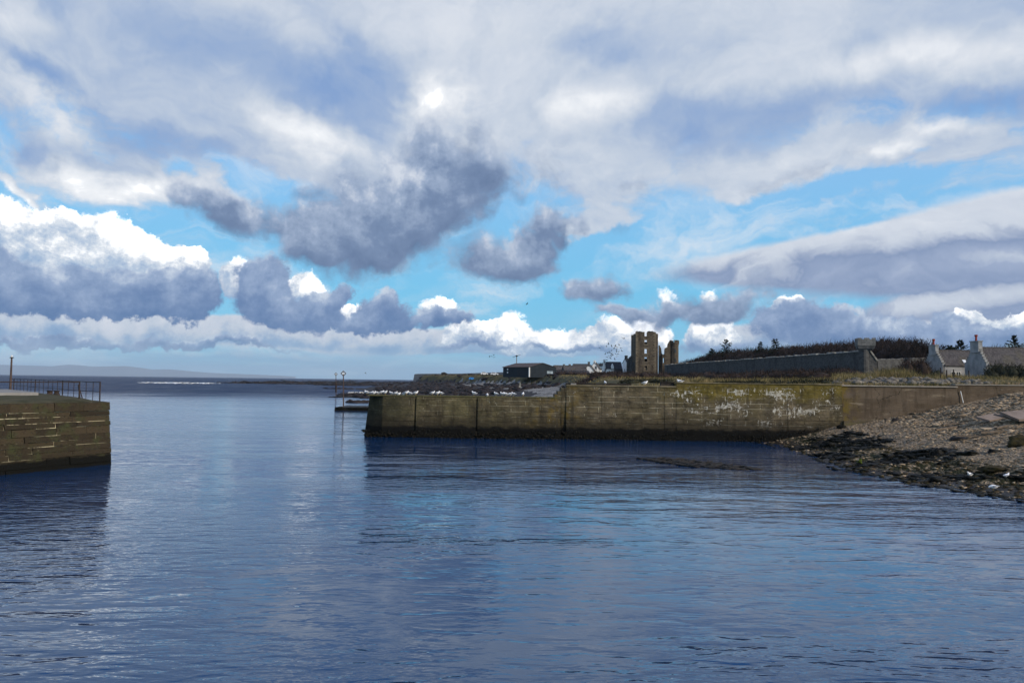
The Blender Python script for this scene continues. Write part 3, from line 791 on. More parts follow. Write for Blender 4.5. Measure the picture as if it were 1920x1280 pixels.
    # tide line: dark courses, then black weed
    dk = N.ss(N.add(z, N.add(N.mul(N.sub(nm, .5), 0.9), N.mul(N.sub(hor, .5), 1.0))), 2.15, 0.95)
    c = N.mix(N.mul(dk, 0.80), c, (0.022, 0.018, 0.012))
    wd = N.ss(N.add(z, N.add(N.mul(N.sub(nm, 0.5), 0.55), N.mul(N.sub(hor, .5), .5))), 1.05, 0.72)
    c = N.mix(wd, c, (0.0035, 0.0035, 0.003))
    h = N.add(N.add(N.mul(nf, 0.6), N.mul(nm, 0.8)), N.mul(b.outputs['Fac'], -0.6))
    N.out(Base_Color=c, Roughness=0.88, Normal=N.bump(h, 0.10, 1.0))
    M['quay'] = mt
    # smoother brown concrete further along
    mt, N = material('brown_shuttered_concrete')
    g = N.new('ShaderNodeNewGeometry')
    P = g.outputs['Position']
    x, y, z = N.sep(P)
    nb = N.noise(N.v('MULTIPLY', P, (0.5, 1, 1.2)), 0.8, 5, 0.6)
    c = N.mix(N.ss(nb, 0.3, 0.7), (0.120, 0.092, 0.066), (0.075, 0.056, 0.038))
    line = N.m('FRACT', N.mul(N.add(z, N.mul(N.sub(N.noise(P, .4, 2, .5), .5), .1)), 1.18))
    ln = N.mul(N.ss(line, 0.05, 0.02), N.ss(N.noise(N.v('MULTIPLY', P, (0.3, 1, 1)), 1.0, 3, .6), 0.4, 0.6))
    c = N.mix(N.mul(ln, 0.5), c, (0.035, 0.028, 0.02))
    c = N.mix(N.mul(N.ss(x, 28.0, 25.8), N.ss(N.noise(P, 1.2, 5, .6), 0.40, 0.58)), c, (0.125, 0.090, 0.020))
    c = N.mix(N.ss(N.noise(P, 2.4, 6, .7), 0.58, 0.70), c, (0.04, 0.033, 0.026))
    c = N.mix(N.mul(N.ss(N.noise(N.v('MULTIPLY', P, (1.5, 1, .2)), 1.0, 6, .65), 0.50, 0.66), 0.7), c, (0.045, 0.034, 0.024))
    c = N.mix(N.mul(N.ss(N.noise(N.v('MULTIPLY', P, (0.5, 1, 2.5)), 1.0, 6, .7), 0.57, 0.66), 0.7), c, (0.22, 0.18, 0.13))
    c = N.mix(N.ss(N.voro(N.v('ADD', P, N.v('MULTIPLY', N.noise(P, 1.5, 4, .6, color=True), (1.2, 0, 1.2))), 0.16, 'DISTANCE_TO_EDGE'), 0.004, 0.001), c, (0.03, 0.024, 0.018))
    c = N.mix(N.mul(N.ss(z, 2.0, 1.2), 0.5), c, (0.10, 0.10, 0.055))
    N.out(Base_Color=c, Roughness=0.9, Normal=N.bump(N.noise(P, 8, 6, .65), 0.03, 0.8))
    M['brown_concrete'] = mt

def panel_wall(mb, xs, zt, y0, batter, thick, joints, jw=0.10, jd=0.09, zb=-1.0, step=None):
    """an upright wall from xs[0] to xs[1] with narrow upright grooves at the joints and slightly uneven face"""
    cuts = [xs[0], xs[1]]
    for j in joints:
        if xs[0] + .2 < j < xs[1] - .2: cuts += [j - jw / 2 - .012, j - jw / 2, j + jw / 2, j + jw / 2 + .012]
    x = xs[0]
    while x < xs[1]:
        if min(abs(x - c) for c in cuts) > 0.25: cuts.append(x)
        x += 0.6
    cuts = sorted(set(cuts))
    zs = list(np.linspace(zb, zt, 16))
    def inj(x): return any(abs(x - j) <= jw / 2 + 1e-4 for j in joints)
    vs, fs = [], []
    for i, x in enumerate(cuts):
        for k, z in enumerate(zs):
            off = -batter * (zt - z)
            if zt - 1e-6 > z > zb: off += 0.05 * fbm(x * 1.0, z * 2.0 + 9, 0.9, 3)
            if z < 0.85: off -= 0.05 + 0.06 * fbm(x, z, 1.7)
            if inj(x) and z < zt - .01: off += jd
            vs.append((x, y0 + off, z))
    nz = len(zs)
    for i in range(len(cuts) - 1):
        for k in range(nz - 1):
            fs.append((i * nz + k, (i + 1) * nz + k, (i + 1) * nz + k + 1, i * nz + k + 1))
    mb.add(vs, fs)
    yb = y0 + thick
    # top, back and ends
    mb.add([(xs[0], y0, zt), (xs[1], y0, zt), (xs[1], yb, zt), (xs[0], yb, zt)], [(0, 1, 2, 3)])
    mb.add([(xs[0], yb, zb), (xs[1], yb, zb), (xs[1], yb, zt), (xs[0], yb, zt)], [(0, 1, 2, 3)])
    for x in xs:
        mb.add([(x, y0 - batter * (zt - zb), zb), (x, yb, zb), (x, yb, zt), (x, y0, zt)], [(0, 1, 2, 3)])

def build_quay():
    X = lambda px: xat(px, QY)
    joints = [X(p) for p in (780, 895, 1010, 1128, 1245, 1362, 1475)]
    zA = 3.20
    xa0, xa1 = X(690), X(1052)
    low = thing('harbour_wall', 'low olive-grey harbour wall with a row of gulls standing on its flat top', 'wall', ((xa0 + xa1) / 2, QY, 0))
    mb = MB()
    panel_wall(mb, (xa0 + 1.2, xa1), zA, QY, 0.11, 4.2, joints[:2], .13, .14)
    # bevelled end towards the harbour mouth
    b = 0.11 * (zA + 1)
    mb.hexa([(xa0 - .42, QY + 1.0 - b, -1), (xa0 + 1.2, QY - b, -1), (xa0 + 1.2, QY + 4.2, -1), (xa0 - .42, QY + 4.2, -1)],
            [(xa0 + .0, QY + .9, zA), (xa0 + 1.2, QY, zA), (xa0 + 1.2, QY + 4.2, zA), (xa0 + .0, QY + 4.2, zA)])
    mb.build('wall', M['quay'], low)
    mb = MB()
    x = xa0
    while x < xa1 - .3:
        w = min(rnd.uniform(1.2, 2.2), xa1 - x)
        mb.box(x + .01, x + w - .01, QY - 0.05 + rnd.uniform(-.02, .02), QY + 0.8, zA + .003, zA + rnd.uniform(.05, .09))
        x += w
    mb.build('coping', M['olive_cope'], low)
    # tall length
    xb0, xb1, xc1 = X(1062), X(1268), X(1578)
    tall = thing('harbour_wall', 'tall harbour wall streaked with white bird lime and yellow-green algae', 'wall', ((xb0 + xc1) / 2, QY, 0))
    mb = MB()
    panel_wall(mb, (xb0, xb1), 4.17, QY - .02, 0.05, 1.4, joints, .03, .025)
    panel_wall(mb, (xb1, xc1), 4.50, QY - .02, 0.05, 1.4, joints, .03, .025)
    mb.build('wall', M['quay'], tall)
    mb = MB()
    for (a, b_, z) in ((xb0, xb1, 4.17), (xb1, xc1, 4.50)):
        x = a
        while x < b_ - .05:
            w = min(rnd.uniform(1.5, 3.2), b_ - x)
            mb.box(x + .01, x + w - .01, QY - 0.10 + rnd.uniform(-.02, .02), QY + 0.7, z + .003, z + rnd.uniform(.05, .10))
            x += w
    mb.build('coping', M['dry_cope'], tall)
    for k, (px0, px1, pyt) in enumerate(((1052, 1062, 727), (1046, 1053, 733), (1040, 1047, 739))):
        mb = MB(); mb.box(X(px0) + .01, X(px1) - .01, QY - .03, QY + 2.2, -1.0, zat(px0, pyt, QY))
        mb.build('step', M['quay'], tall)
    # brown concrete length and the one past it
    xd1 = X(1796)
    br = thing('concrete_wall', 'smooth brown concrete wall above the shingle, beside the white-streaked wall', 'wall', ((xc1 + xd1) / 2, QY, 0))
    mb = MB(); panel_wall(mb, (xc1 + .01, xd1), 4.42, QY + .12, 0.03, 1.2, [], zb=-.5); mb.build('wall', M['brown_concrete'], br)
    mb = MB(); mb.box(xc1 + .01, xd1, QY + .02, QY + .8, 4.424, 4.52); mb.build('coping', M['concrete'], br)
    ft = MB(); ft.box(xc1 + .02, X(1700), QY - .35, QY + .15, -.3, 1.72); ft.build('footing', M['brown_concrete'], br)
    en = thing('concrete_wall', 'brown concrete wall reaching the picture edge behind the top of the shingle', 'wall', (xd1 + 5, QY + .4, 0))
    mb = MB(); panel_wall(mb, (xd1 + .02, xd1 + 26), 4.62, QY + .4, 0.02, 1.2, [], zb=1.0); mb.build('wall', M['brown_concrete'], en)
    mb = MB(); mb.box(xd1 + .02, xd1 + 26, QY + .33, QY + 1.1, 4.624, 4.70); mb.build('coping', M['concrete'], en)
    # weed hanging in a ragged fringe at the tide line
    pts, ss = [], []
    for _ in range(1500):
        x = rnd.uniform(xa0 - .3, xc1); z = rnd.uniform(-.1, .85) * rnd.uniform(.3, 1)
        if x > 19.5: z += (x - 19.5) * .14
        yy = QY - .02 - (.11 * (3.2 - z) if x < xa1 else .05 * (4.3 - z))
        q = rnd.uniform(.04, .11)
        pts.append((x, yy + .01, z * .8)); ss.append((q * 2.0, q * .7, q * .9))
    lump_cloud('seaweed', pts, ss, M['weed'], 'stuff')
    # things lying on the wall top
    t = thing('stone_ledge', 'long dark stone ledge behind the top of the tall harbour wall', 'ledge', (X(1120), QY + 1.6, 4.17))
    mb = MB()
    x = X(1064)
    while x < X(1184):
        w = rnd.uniform(.6, 1.3)
        mb.box(x, x + w - .02, QY + 1.45 + rnd.uniform(-.05, .05), QY + 2.2, 4.0, 4.36 + rnd.uniform(-.05, .06))
        x += w
    mb.build('stonework', M['rock_dark'], t)
    sb = MB(); sb.box(X(1072), X(1082), QY + .75, QY + 1.35, 4.26, 4.38); tag(sb.build('stone_block', M['slab_pale']), 'pale flat block lying on the wall near its stepped end', 'stone block')
    sb = MB(); sb.box(X(1242), X(1269), QY + .75, QY + 1.3, 4.262, 4.53, None, (.06, .04)); sb.box(X(1242) - .02, X(1269) + .02, QY + .70, QY + 1.35, 4.532, 4.58)
    tag(sb.build('timber_baulk', M['dark_timber']), 'dark squared timber lying where the wall top steps up', 'timber')

M['olive_cope'] = simple('algae_coping', (0.13, 0.12, 0.055), (0.07, 0.065, 0.03), 1.2, 0.95, 0.04, 6)
M['dry_cope'] = simple('dry_coping', (0.24, 0.20, 0.13), (0.12, 0.10, 0.055), 0.8, 0.95, 0.04, 6)
mat_quay()
build_quay()
# ------------------------------------------------------------------ shore and land
def ip(v, tab):
    a = np.array(tab, dtype=float)
    return np.interp(v, a[:, 0], a[:, 1])
COAST = [(62, 3.2), (100, 1), (150, -5), (200, -9), (230, -29), (270, -50), (330, -64), (430, -78), (600, -80)]
BANK = [(62, 4.6), (100, 8.5), (150, 11), (230, 13), (300, 9), (340, -7), (390, -30), (430, -52), (450, -57), (600, -60)]
LANDL = [(62, 4.12), (70, 4.35), (100, 4.75), (130, 5.1), (200, 5.85), (300, 6.95), (420, 7.2), (700, 7.4)]
LAND = [(62, 4.42), (75, 4.75), (90, 5.2), (130, 6.2), (200, 6.85), (300, 7.1), (420, 7.2), (700, 7.4)]
_nz = [(nrg.uniform(.01, .5), nrg.uniform(0, 6.28), nrg.uniform(0, 6.28)) for _ in range(24)]
def wob(x, y, s=1.0):
    """cheap smooth noise in -1..1 for arrays"""
    r = 0
    for k, (f, p, q) in enumerate(_nz):
        a = p * 2
        r = r + np.sin((x * math.cos(a) + y * math.sin(a)) * f * s + q) / (1 + f * 6)
    return r / 6.0
def land_h(x, y):
    x, y = np.asarray(x, float), np.asarray(y, float)
    w = wob(x, y, 1.6) * np.clip((y - 62) / 60, 0.05, 1)
    c = ip(y, COAST) + w * 4
    b = ip(y, BANK) + wob(x + 50, y, 2.2) * 2.5 * np.clip((y - 62) / 60, 0.1, 1)
    t = (x - c) / np.maximum(b - c, 0.5)
    foot = 3.1 * np.clip((y - 50) / 90, 0.3, 1.0)
    z = np.where(t < 0, t * 0.8, foot * np.clip(t, 0, 1) ** 0.8)
    up = np.clip((x - b) / 6.0, 0, 1)
    up = up * up * (3 - 2 * up)
    q = np.clip((x / np.maximum(y, 1) - .27) / .18, 0, 1)
    q = q * q * (3 - 2 * q)
    top = ip(y, LANDL) * (1 - q) + ip(y, LAND) * q
    near = np.clip((y - 64) / 12, 0, 1) * np.clip((130 - y) / 50, 0, 1)
    top = top + wob(x, y + 31, 2.5) * 0.12 * np.clip((y - 63) / 20, 0.0, 1) + (np.clip(wob(x + 9, y * .6, 4) - .25, 0, 1) * 0.8 + wob(x, y, 9) * .12) * near * (.25 + .75 * q)
    z = z + (top - foot * np.clip(t, 0, 1)) * up
    z = np.where(y > 620, z - (y - 620) * 0.3, z)
    return np.maximum(z, -2.0), t, up
def gz(x, y):
    return float(land_h(x, y)[0])

def mat_ground():
    mt, N = material('rough_grass')
    P = N.new('ShaderNodeNewGeometry').outputs['Position']
    n = N.noise(P, 0.12, 6, 0.65); n2 = N.noise(P, 0.9, 6, 0.7)
    c = N.ramp(N.add(N.mul(n, .55), N.mul(n2, .45)), [(0.33, (0.030, 0.026, 0.018)), (0.46, (0.075, 0.064, 0.030)), (0.56, (0.13, 0.105, 0.050)), (0.68, (0.20, 0.165, 0.085))])
    N.out(Base_Color=c, Roughness=1.0, Normal=N.bump(n2, 0.25, 0.8))
    M['grass_ground'] = mt
    mt, N = material('grey_shingle')
    P = N.new('ShaderNodeNewGeometry').outputs['Position']
    v = N.voro(P, 3.0, out='Color'); n = N.noise(P, 0.2, 6, 0.65)
    c = N.mix(N.sep(v)[0], (0.10, 0.095, 0.09), (0.30, 0.29, 0.27))
    c = N.mix(N.ss(n, 0.52, 0.62), c, (0.022, 0.019, 0.017))
    N.out(Base_Color=c, Roughness=0.95, Normal=N.bump(N.voro(P, 3.0), 0.1, 0.8))
    M['shingle'] = mt
    mt, N = material('tidal_rock')
    P = N.new('ShaderNodeNewGeometry').outputs['Position']
    n = N.noise(P, 0.5, 7, 0.7)
    c = N.mix(N.ss(n, 0.4, 0.65), (0.012, 0.009, 0.009), (0.035, 0.027, 0.026))
    c = N.mix(N.ss(N.noise(P, 0.9, 5, .7), 0.66, 0.75), c, (0.20, 0.19, 0.18))
    N.out(Base_Color=c, Roughness=0.7, Normal=N.bump(n, 0.4, 0.8))
    M['tidal_rock'] = mt
    mt, N = material('beach_gravel')
    P = N.new('ShaderNodeNewGeometry').outputs['Position']
    x, y, z = N.sep(P)
    v = N.sep(N.voro(P, 11.0, out='Color'))[0]; v2 = N.sep(N.voro(P, 2.3, out='Color'))[1]
    n = N.noise(P, 0.45, 6, 0.65); n2 = N.noise(P, 3.0, 5, 0.65)
    c = N.mix(v, (0.18, 0.135, 0.088), (0.38, 0.295, 0.20))
    c = N.mix(N.mul(v2, 0.4), c, (0.075, 0.062, 0.048))
    c = N.mix(N.ss(n2, 0.55, 0.7), c, (0.05, 0.042, 0.033))
    wz = N.add(z, N.mul(N.sub(n, 0.5), 1.7))
    c = N.mix(N.mul(N.ss(wz, 1.05, 0.55), N.ss(n2, 0.36, 0.52)), c, (0.018, 0.020, 0.008))
    c = N.mix(N.ss(z, 0.26, 0.10), c, (0.020, 0.016, 0.014))
    h = N.add(N.mul(N.voro(P, 11.0), 0.7), N.mul(n2, 0.8))
    N.out(Base_Color=c, Roughness=N.rng(z, 0.05, 0.35, 0.35, 0.95), Normal=N.bump(h, 0.10, 0.9))
    M['gravel'] = mt
mat_ground()

def build_land():
    ys = np.concatenate([np.arange(62.3, 110, 0.8), np.arange(110, 240, 1.6), np.arange(240, 660, 3.0)])
    us = np.linspace(0, 1, 170)
    X, Y = [], []
    for y in ys:
        xl = float(ip(y, COAST)) - 12
        if y < 66: xl = max(xl, 3.9)
        xr = 0.8 * y + 40
        X.append(xl + (xr - xl) * us ** 1.35); Y.append(np.full(len(us), y))
    X, Y = np.array(X), np.array(Y)
    Z, T, U = land_h(X, Y)
    Z = np.where((Y < 66) & (U < 1), np.maximum(Z, 3.3), Z)
    V = np.stack([X, Y, Z], -1).reshape(-1, 3)
    ny, nx = X.shape
    idx = np.arange(ny * nx).reshape(ny, nx)
    Fq = np.stack([idx[:-1, :-1], idx[:-1, 1:], idx[1:, 1:], idx[1:, :-1]], -1).reshape(-1, 4)
    ct = V[Fq].mean(1)
    tt = T.reshape(-1)[Fq].mean(1) + 0.16 * wob(ct[:, 0], ct[:, 1], 5.0)
    uu = U.reshape(-1)[Fq].mean(1)
    cls = np.where(uu > 0.28, 2, np.where((tt > 0.62) & (ct[:, 0] > -22 + 6 * wob(ct[:, 0], ct[:, 1], 8)), 1, 0))
    for k, (nm, mk) in enumerate((('rocky_shore', 'tidal_rock'), ('shingle_beach', 'shingle'), ('grass_land', 'grass_ground'))):
        f = Fq[cls == k]
        used, inv = np.unique(f, return_inverse=True)
        o = raw_mesh(nm, V[used], inv.reshape(-1, 4), M[mk], smooth=True)
        o['kind'] = 'structure'

def poly_pts(poly, n, zlo=0.2):
    """random world points on the water level inside a polygon of photo pixels, evenly spread over the picture"""
    out = []
    xs = [p[0] for p in poly]; ys = [p[1] for p in poly]
    while len(out) < n:
        x, y = rnd.uniform(min(xs), max(xs)), rnd.uniform(min(ys), max(ys))
        ins = False
        for i in range(len(poly)):
            (x1, y1), (x2, y2) = poly[i], poly[i - 1]
            if (y1 > y) != (y2 > y) and x < (x2 - x1) * (y - y1) / (y2 - y1) + x1: ins = not ins
        if ins:
            p = onz(x, y, zlo)
            out.append(p)
    return out

def build_shore():
    # skerries: dark flat rock running out from the shore
    shelves = [([(400, 717.2), (470, 715.6), (560, 714.6), (700, 715.0), (800, 716.5), (830, 723), (740, 723.5), (640, 722.5), (560, 720.0), (470, 718.6)], 700, 5.0, .5),
               ([(640, 738), (700, 734.5), (760, 732.0), (840, 728), (860, 745), (760, 746), (690, 745), (640, 741)], 800, 1.3, .42),
               ([(600, 727.5), (640, 726.6), (700, 728), (690, 729.2), (620, 728.6)], 40, 1.4, .3),
               ([(640, 741.2), (700, 740.6), (700, 742.4), (650, 742.6)], 30, .9, .25),
               ([(646, 751.5), (690, 751), (690, 753.5), (652, 753)], 26, .7, .3),
               ([(780, 719), (860, 716.5), (1000, 718), (1050, 724), (1050, 744), (840, 746), (740, 742), (700, 730)], 1100, 1.2, .5)]
    for k, (poly, n, sz, fl) in enumerate(shelves):
        pts, ss = [], []
        for p in poly_pts(poly, n):
            s = sz * rnd.uniform(.35, 1.2) * (1.0 if k else max(.3, min(2.0, p.y / 800)))
            p.z = max(gz(p.x, p.y), 0.05) if k == 5 or (k == 1 and p.x > -45) else rnd.uniform(-.15, .15)
            pts.append(p); ss.append((s * rnd.uniform(1, 2.2), s * rnd.uniform(.8, 1.6), min(fl * rnd.uniform(.5, 1.4), s)))
        o = lump_cloud('rock_shelf', pts, ss, M['tidal_rock'], 'structure')
    # pale stones scattered on the upper shore
    pts, ss = [], []
    for p in poly_pts([(790, 721), (900, 717), (1045, 716), (1050, 735), (960, 733), (880, 726)], 500):
        p.z = gz(p.x, p.y); s = rnd.uniform(.12, .55)
        pts.append(p); ss.append((s * 1.3, s, s * .6))
    o = lump_cloud('shore_pebbles', pts, ss, M['cope'], 'stuff')

def build_beach():
    SHORE = [(10, 33), (20, 26.5), (25, 23.5), (31, 20.9), (36, 18.6), (45, 18.4), (55, 19.7), (61, 19.4)]
    PROF = [(-30, -6), (0, 0), (3, 0.42), (5.9, 1.18), (10.3, 1.92), (15.3, 3.0), (19.5, 3.95), (24, 4.4), (60, 4.6)]
    ys = np.arange(12, 61.6, 0.35); xs = np.arange(13, 66, 0.35)
    X, Y = np.meshgrid(xs, ys)
    def bh(X, Y):
        s = X - ip(Y, SHORE) - 0.9 * wob(X * 2, Y * 2, 6)
        z = ip(s, PROF)
        led = np.clip(1 - np.abs(s - 2.5) / 3.0, 0, 1)
        return z + 0.10 * wob(X, Y, 9) + led * 0.22 * np.clip(wob(X * .6 + 3, Y * 1.6, 7) * 3, -.4, 1), s
    Z, S = bh(X, Y)
    V = np.stack([X, Y, Z + nrg.normal(0, 0.012, X.shape)], -1).reshape(-1, 3)
    ny, nx = X.shape
    idx = np.arange(ny * nx).reshape(ny, nx)
    Fq = np.stack([idx[:-1, :-1], idx[:-1, 1:], idx[1:, 1:], idx[1:, :-1]], -1).reshape(-1, 4)
    o = raw_mesh('beach', V, Fq, M['gravel'], smooth=True); o['kind'] = 'structure'
    B = lambda x, y: float(bh(np.array([x]), np.array([y]))[0][0])
    # flat shingle and slabs
    pts, ss = [], []
    while len(pts) < 17000:
        x, y = rnd.uniform(18, 44), rnd.uniform(24, 60.8)
        if x / y > 0.74: continue
        z, s = bh(np.array([x]), np.array([y])); s = float(s[0])
        if s < 0.2: continue
        if rnd.random() > (0.25 + 0.75 * min(1, max(0, (s - 4) / 6))): continue
        q = rnd.choice([.022, .03, .03, .04, .05, .065, .10]) * rnd.uniform(.8, 1.5) * (1.2 if s > 9 else .8) * (1.8 if rnd.random() < .01 else 1)
        pts.append((x, y, float(z[0]) + .01)); ss.append((q * rnd.uniform(1.1, 2.2), q, q * rnd.uniform(.25, .5)))
    pale = [i for i in range(len(pts)) if rnd.random() < .5]
    ps = set(pale)
    lump_cloud('pebbles', [pts[i] for i in pale], [ss[i] for i in pale], M['slab_stone'], 'stuff')
    dk = [i for i in range(len(pts)) if i not in ps]
    lump_cloud('pebbles', [pts[i] for i in dk], [ss[i] for i in dk], M['brown_stone'], 'stuff')
    # weed-covered ledges by the waterline
    pts, ss = [], []
    while len(pts) < 900:
        x, y = rnd.uniform(17, 34), rnd.uniform(26, 57)
        z, s = bh(np.array([x]), np.array([y])); s = float(s[0])
        if not (0.2 < s < 5.5) or x / y > .74: continue
        c = float(wob(np.array([x * 1.0]), np.array([y * 1.8]), 6)[0])
        if c < 0.02 + 0.05 * abs(s - 2.4): continue
        q = rnd.uniform(.08, .34)
        pts.append((x, y, float(z[0]))); ss.append((q * 1.9, q * .9, q * .34))
    lump_cloud('seaweed', pts, ss, M['weed'], 'stuff')
    pts, ss = [], []
    while len(pts) < 900:
        x, y = rnd.uniform(17, 32), rnd.uniform(24, 58)
        z, s = bh(np.array([x]), np.array([y])); s = float(s[0])
        if not (-.3 < s < 4.5) or x / y > .74: continue
        q = rnd.uniform(.05, .14)
        pts.append((x, y, float(z[0]))); ss.append((q * 1.5, q, q * .5))
    lump_cloud('seaweed', pts, ss, M['rock_moss'], 'stuff')
    # a bank of weed awash off the beach
    pts, ss = [], []
    for p in poly_pts([(1198, 860), (1255, 858.5), (1330, 867), (1400, 875), (1428, 880), (1380, 880), (1300, 874.5), (1240, 867)], 1100, 0.0):
        q = rnd.uniform(.10, .24); p.z = -.02
        pts.append(p); ss.append((q * 2.0, q * 1.6, q * .30))
    lump_cloud('seaweed_bed', pts, ss, M['weed_brown'], 'stuff')
    pts, ss = [], []
    for p in poly_pts([(1380, 822), (1480, 832), (1560, 856), (1660, 880), (1800, 908), (1920, 930), (1920, 942), (1780, 921), (1640, 895), (1560, 880), (1500, 850)], 420, 0.0):
        q = rnd.uniform(.06, .17); p.z = rnd.uniform(-.06, .02)
        pts.append(p); ss.append((q * 2.2, q * 1.3, q * .45))
    lump_cloud('seaweed', pts, ss, M['weed'], 'stuff')
    # boulders one can tell apart
    def boulder(px, py, w, h, mat, label, dz=0.0, seed=0):
        y = 60.0
        for _ in range(60):
            p = at(px, py, y)
            zz = B(p.x, p.y)
            if p.z <= zz: y -= .4
            else: break
        p = at(px, py, y); p.z = B(p.x, p.y)
        bm = bmesh.new(); bmesh.ops.create_icosphere(bm, subdivisions=3, radius=1)
        for v in bm.verts:
            k = 1 + .45 * mnoise.fractal(v.co * 1.3 + Vector((seed, 0, 0)), 1, 2, 4)
            v.co = Vector((v.co.x * w * k, v.co.y * w * .8 * k, v.co.z * h * k))
        me = bpy.data.meshes.new('boulder'); bm.to_mesh(me); bm.free()
        for q in me.polygons: q.use_smooth = True
        me.materials.append(mat)
        o = bpy.data.objects.new('boulder', me); COL.objects.link(o); o.location = (p.x, p.y, p.z + h * .25 + dz)
        tag(o, label, 'boulder')
        return o
    boulder(1757, 849, .36, .26, M['weed'], 'round black weed-covered boulder alone in the middle of the beach', 0, 1)
    boulder(1912, 836, .60, .42, M['rock_moss'], 'largest boulder, capped with golden moss, below the concrete slabs', 0, 4)
    boulder(1822, 849, .36, .15, M['weed'], 'flat dark boulder between the round black one and the mossy one', 0, 7)
    boulder(1863, 846, .30, .15, M['weed'], 'small low dark boulder just in front of the big mossy boulder', 0, 9)
    boulder(1680, 789, .30, .20, M['rock_dark'], 'dark boulder at the foot of the brown concrete wall', 0, 11)
    boulder(1605, 842, .75, .16, M['weed'], 'long low black rock at the top of the weed ledge', 0, 13)
    boulder(1862, 900, .55, .16, M['rock_moss'], 'low greenish rock among the gulls by the waterline', 0, 15)
    boulder(1578, 802, .40, .20, M['weed'], 'dark weedy rock below the joint of streaked and brown walls', 0, 17)
    boulder(1798, 822, .50, .12, M['rock_dark'], 'low brown rock on the shingle below the loose planks', 0, 19)
    # concrete slabs and timbers thrown up on the shingle
    def plank(px, py, L, w, t, rz, tx, ty, mat, name, label, cat):
        y = 60.0
        for _ in range(80):
            p = at(px, py, y)
            if p.z <= B(p.x, p.y): y -= .3
            else: break
        p = at(px, py, y)
        Mx = Matrix.Translation((p.x, p.y, B(p.x, p.y) + t * .5 + .04 + abs(math.sin(ty)) * L * .35 + abs(math.sin(tx)) * w * .35)) @ Matrix.Rotation(rz, 4, 'Z') @ Matrix.Rotation(ty, 4, 'Y') @ Matrix.Rotation(tx, 4, 'X')
        bm = bmesh.new(); bmesh.ops.create_cube(bm, size=1)
        bmesh.ops.scale(bm, vec=(L, w, t), verts=bm.verts)
        for v in bm.verts: v.co += Vector((rnd.uniform(-.04, .04) * L * .5, rnd.uniform(-.04, .04) * w, 0))
        bmesh.ops.bevel(bm, geom=bm.edges[:], offset=min(t, .05) * .25, segments=2, affect='EDGES')
        me = bpy.data.meshes.new(name); bm.to_mesh(me); bm.free(); me.materials.append(mat)
        o = bpy.data.objects.new(name, me); COL.objects.link(o); o.matrix_world = Mx
        tag(o, label, cat)
    plank(1860, 789, 2.0, .85, .12, R(28), R(14), R(-6), M['slab_warm'], 'concrete_slab', 'tilted pinkish slab leaning up against the largest slab', 'slab')
    plank(1872, 783, .9, .5, .09, R(14), R(10), R(4), M['slab_warm'], 'concrete_slab', 'small slab lying on the back of the tilted slab', 'slab')
    plank(1925, 787, 2.6, 1.4, .16, R(12), R(16), R(-5), M['slab_warm'], 'concrete_slab', 'largest pinkish concrete slab at the picture edge', 'slab')
    plank(1897, 792, 1.9, .32, .12, R(-42), R(8), R(14), M['slab_warm'], 'kerb_stone', 'long narrow stone sloping down from the largest slab', 'stone')
    plank(1852, 807, .85, .5, .10, R(10), R(8), 0, M['slab_stone'], 'flat_stone', 'square pale flat stone in front of the tilted slab', 'stone')
    plank(1878, 803, 1.5, .16, .10, R(34), 0, R(-5), M['timber'], 'plank', 'grey plank leaning between the flat stone and the slabs', 'plank')
    plank(1866, 812, 2.0, .20, .12, R(8), 0, R(-2), M['timber'], 'plank', 'lower plank lying below the square flat stone', 'plank')
    plank(1775, 806, 2.3, .16, .12, R(28), 0, R(-4), M['timber'], 'plank', 'dark-edged plank half buried in mid shingle', 'plank')
    plank(1795, 796, 2.4, .22, .08, R(14), 0, R(-3), M['timber'], 'plank', 'long pale plank lying highest on the shingle', 'plank')
    plank(1757, 799, .55, .3, .07, R(50), R(8), 0, M['slab_stone'], 'flat_stone', 'pale flat stone at the lower end of the long plank', 'stone')
    plank(1832, 820, 2.6, .22, .08, R(-2), 0, 0, M['timber'], 'plank', 'plank lying flat on the shingle above the dark boulders', 'plank')
    # pipe against the wall and a tuft of bright algae
    mb = MB(); mb.tube(Vector((xat(1802, 61.2), 61.30, zat(1802, 733, 61.2))), Vector((xat(1806, 61.2), 61.24, zat(1806, 755, 61.2))), .035); tag(mb.build('drain_pipe', M['white_paint']), 'thin white pipe hanging down the brown concrete wall', 'pipe')
    p = onz(1613, 868, .25); pts, ss = [], []
    for k in range(26):
        pts.append((p.x + rnd.gauss(0, .07), p.y + rnd.gauss(0, .12), B(p.x, p.y) + .03 + rnd.random() * .24)); ss.append((.045, .035, .06))
    o = lump_cloud('green_weed', pts, ss, M['algae'], 'thing'); tag(o, 'tuft of bright green weed on the black rocks by the water', 'seaweed'); del o['kind']
    return B
M['slab_stone'] = simple('pale_flagstone', (0.40, 0.31, 0.21), (0.24, 0.185, 0.125), 1.1, 0.9, 0.02, 12)
M['slab_warm'] = simple('pinkish_concrete', (0.24, 0.19, 0.16), (0.17, 0.135, 0.11), 1.4, 0.9, 0.02, 12)
M['brown_stone'] = simple('brown_flagstone', (0.24, 0.175, 0.11), (0.11, 0.08, 0.05), 1.0, 0.9, 0.02, 12)
M['weed_brown'] = simple('brown_weed', (0.010, 0.008, 0.006), (0.020, 0.015, 0.010), 4, 0.6)
build_land()
build_shore()
BEACH = build_beach()

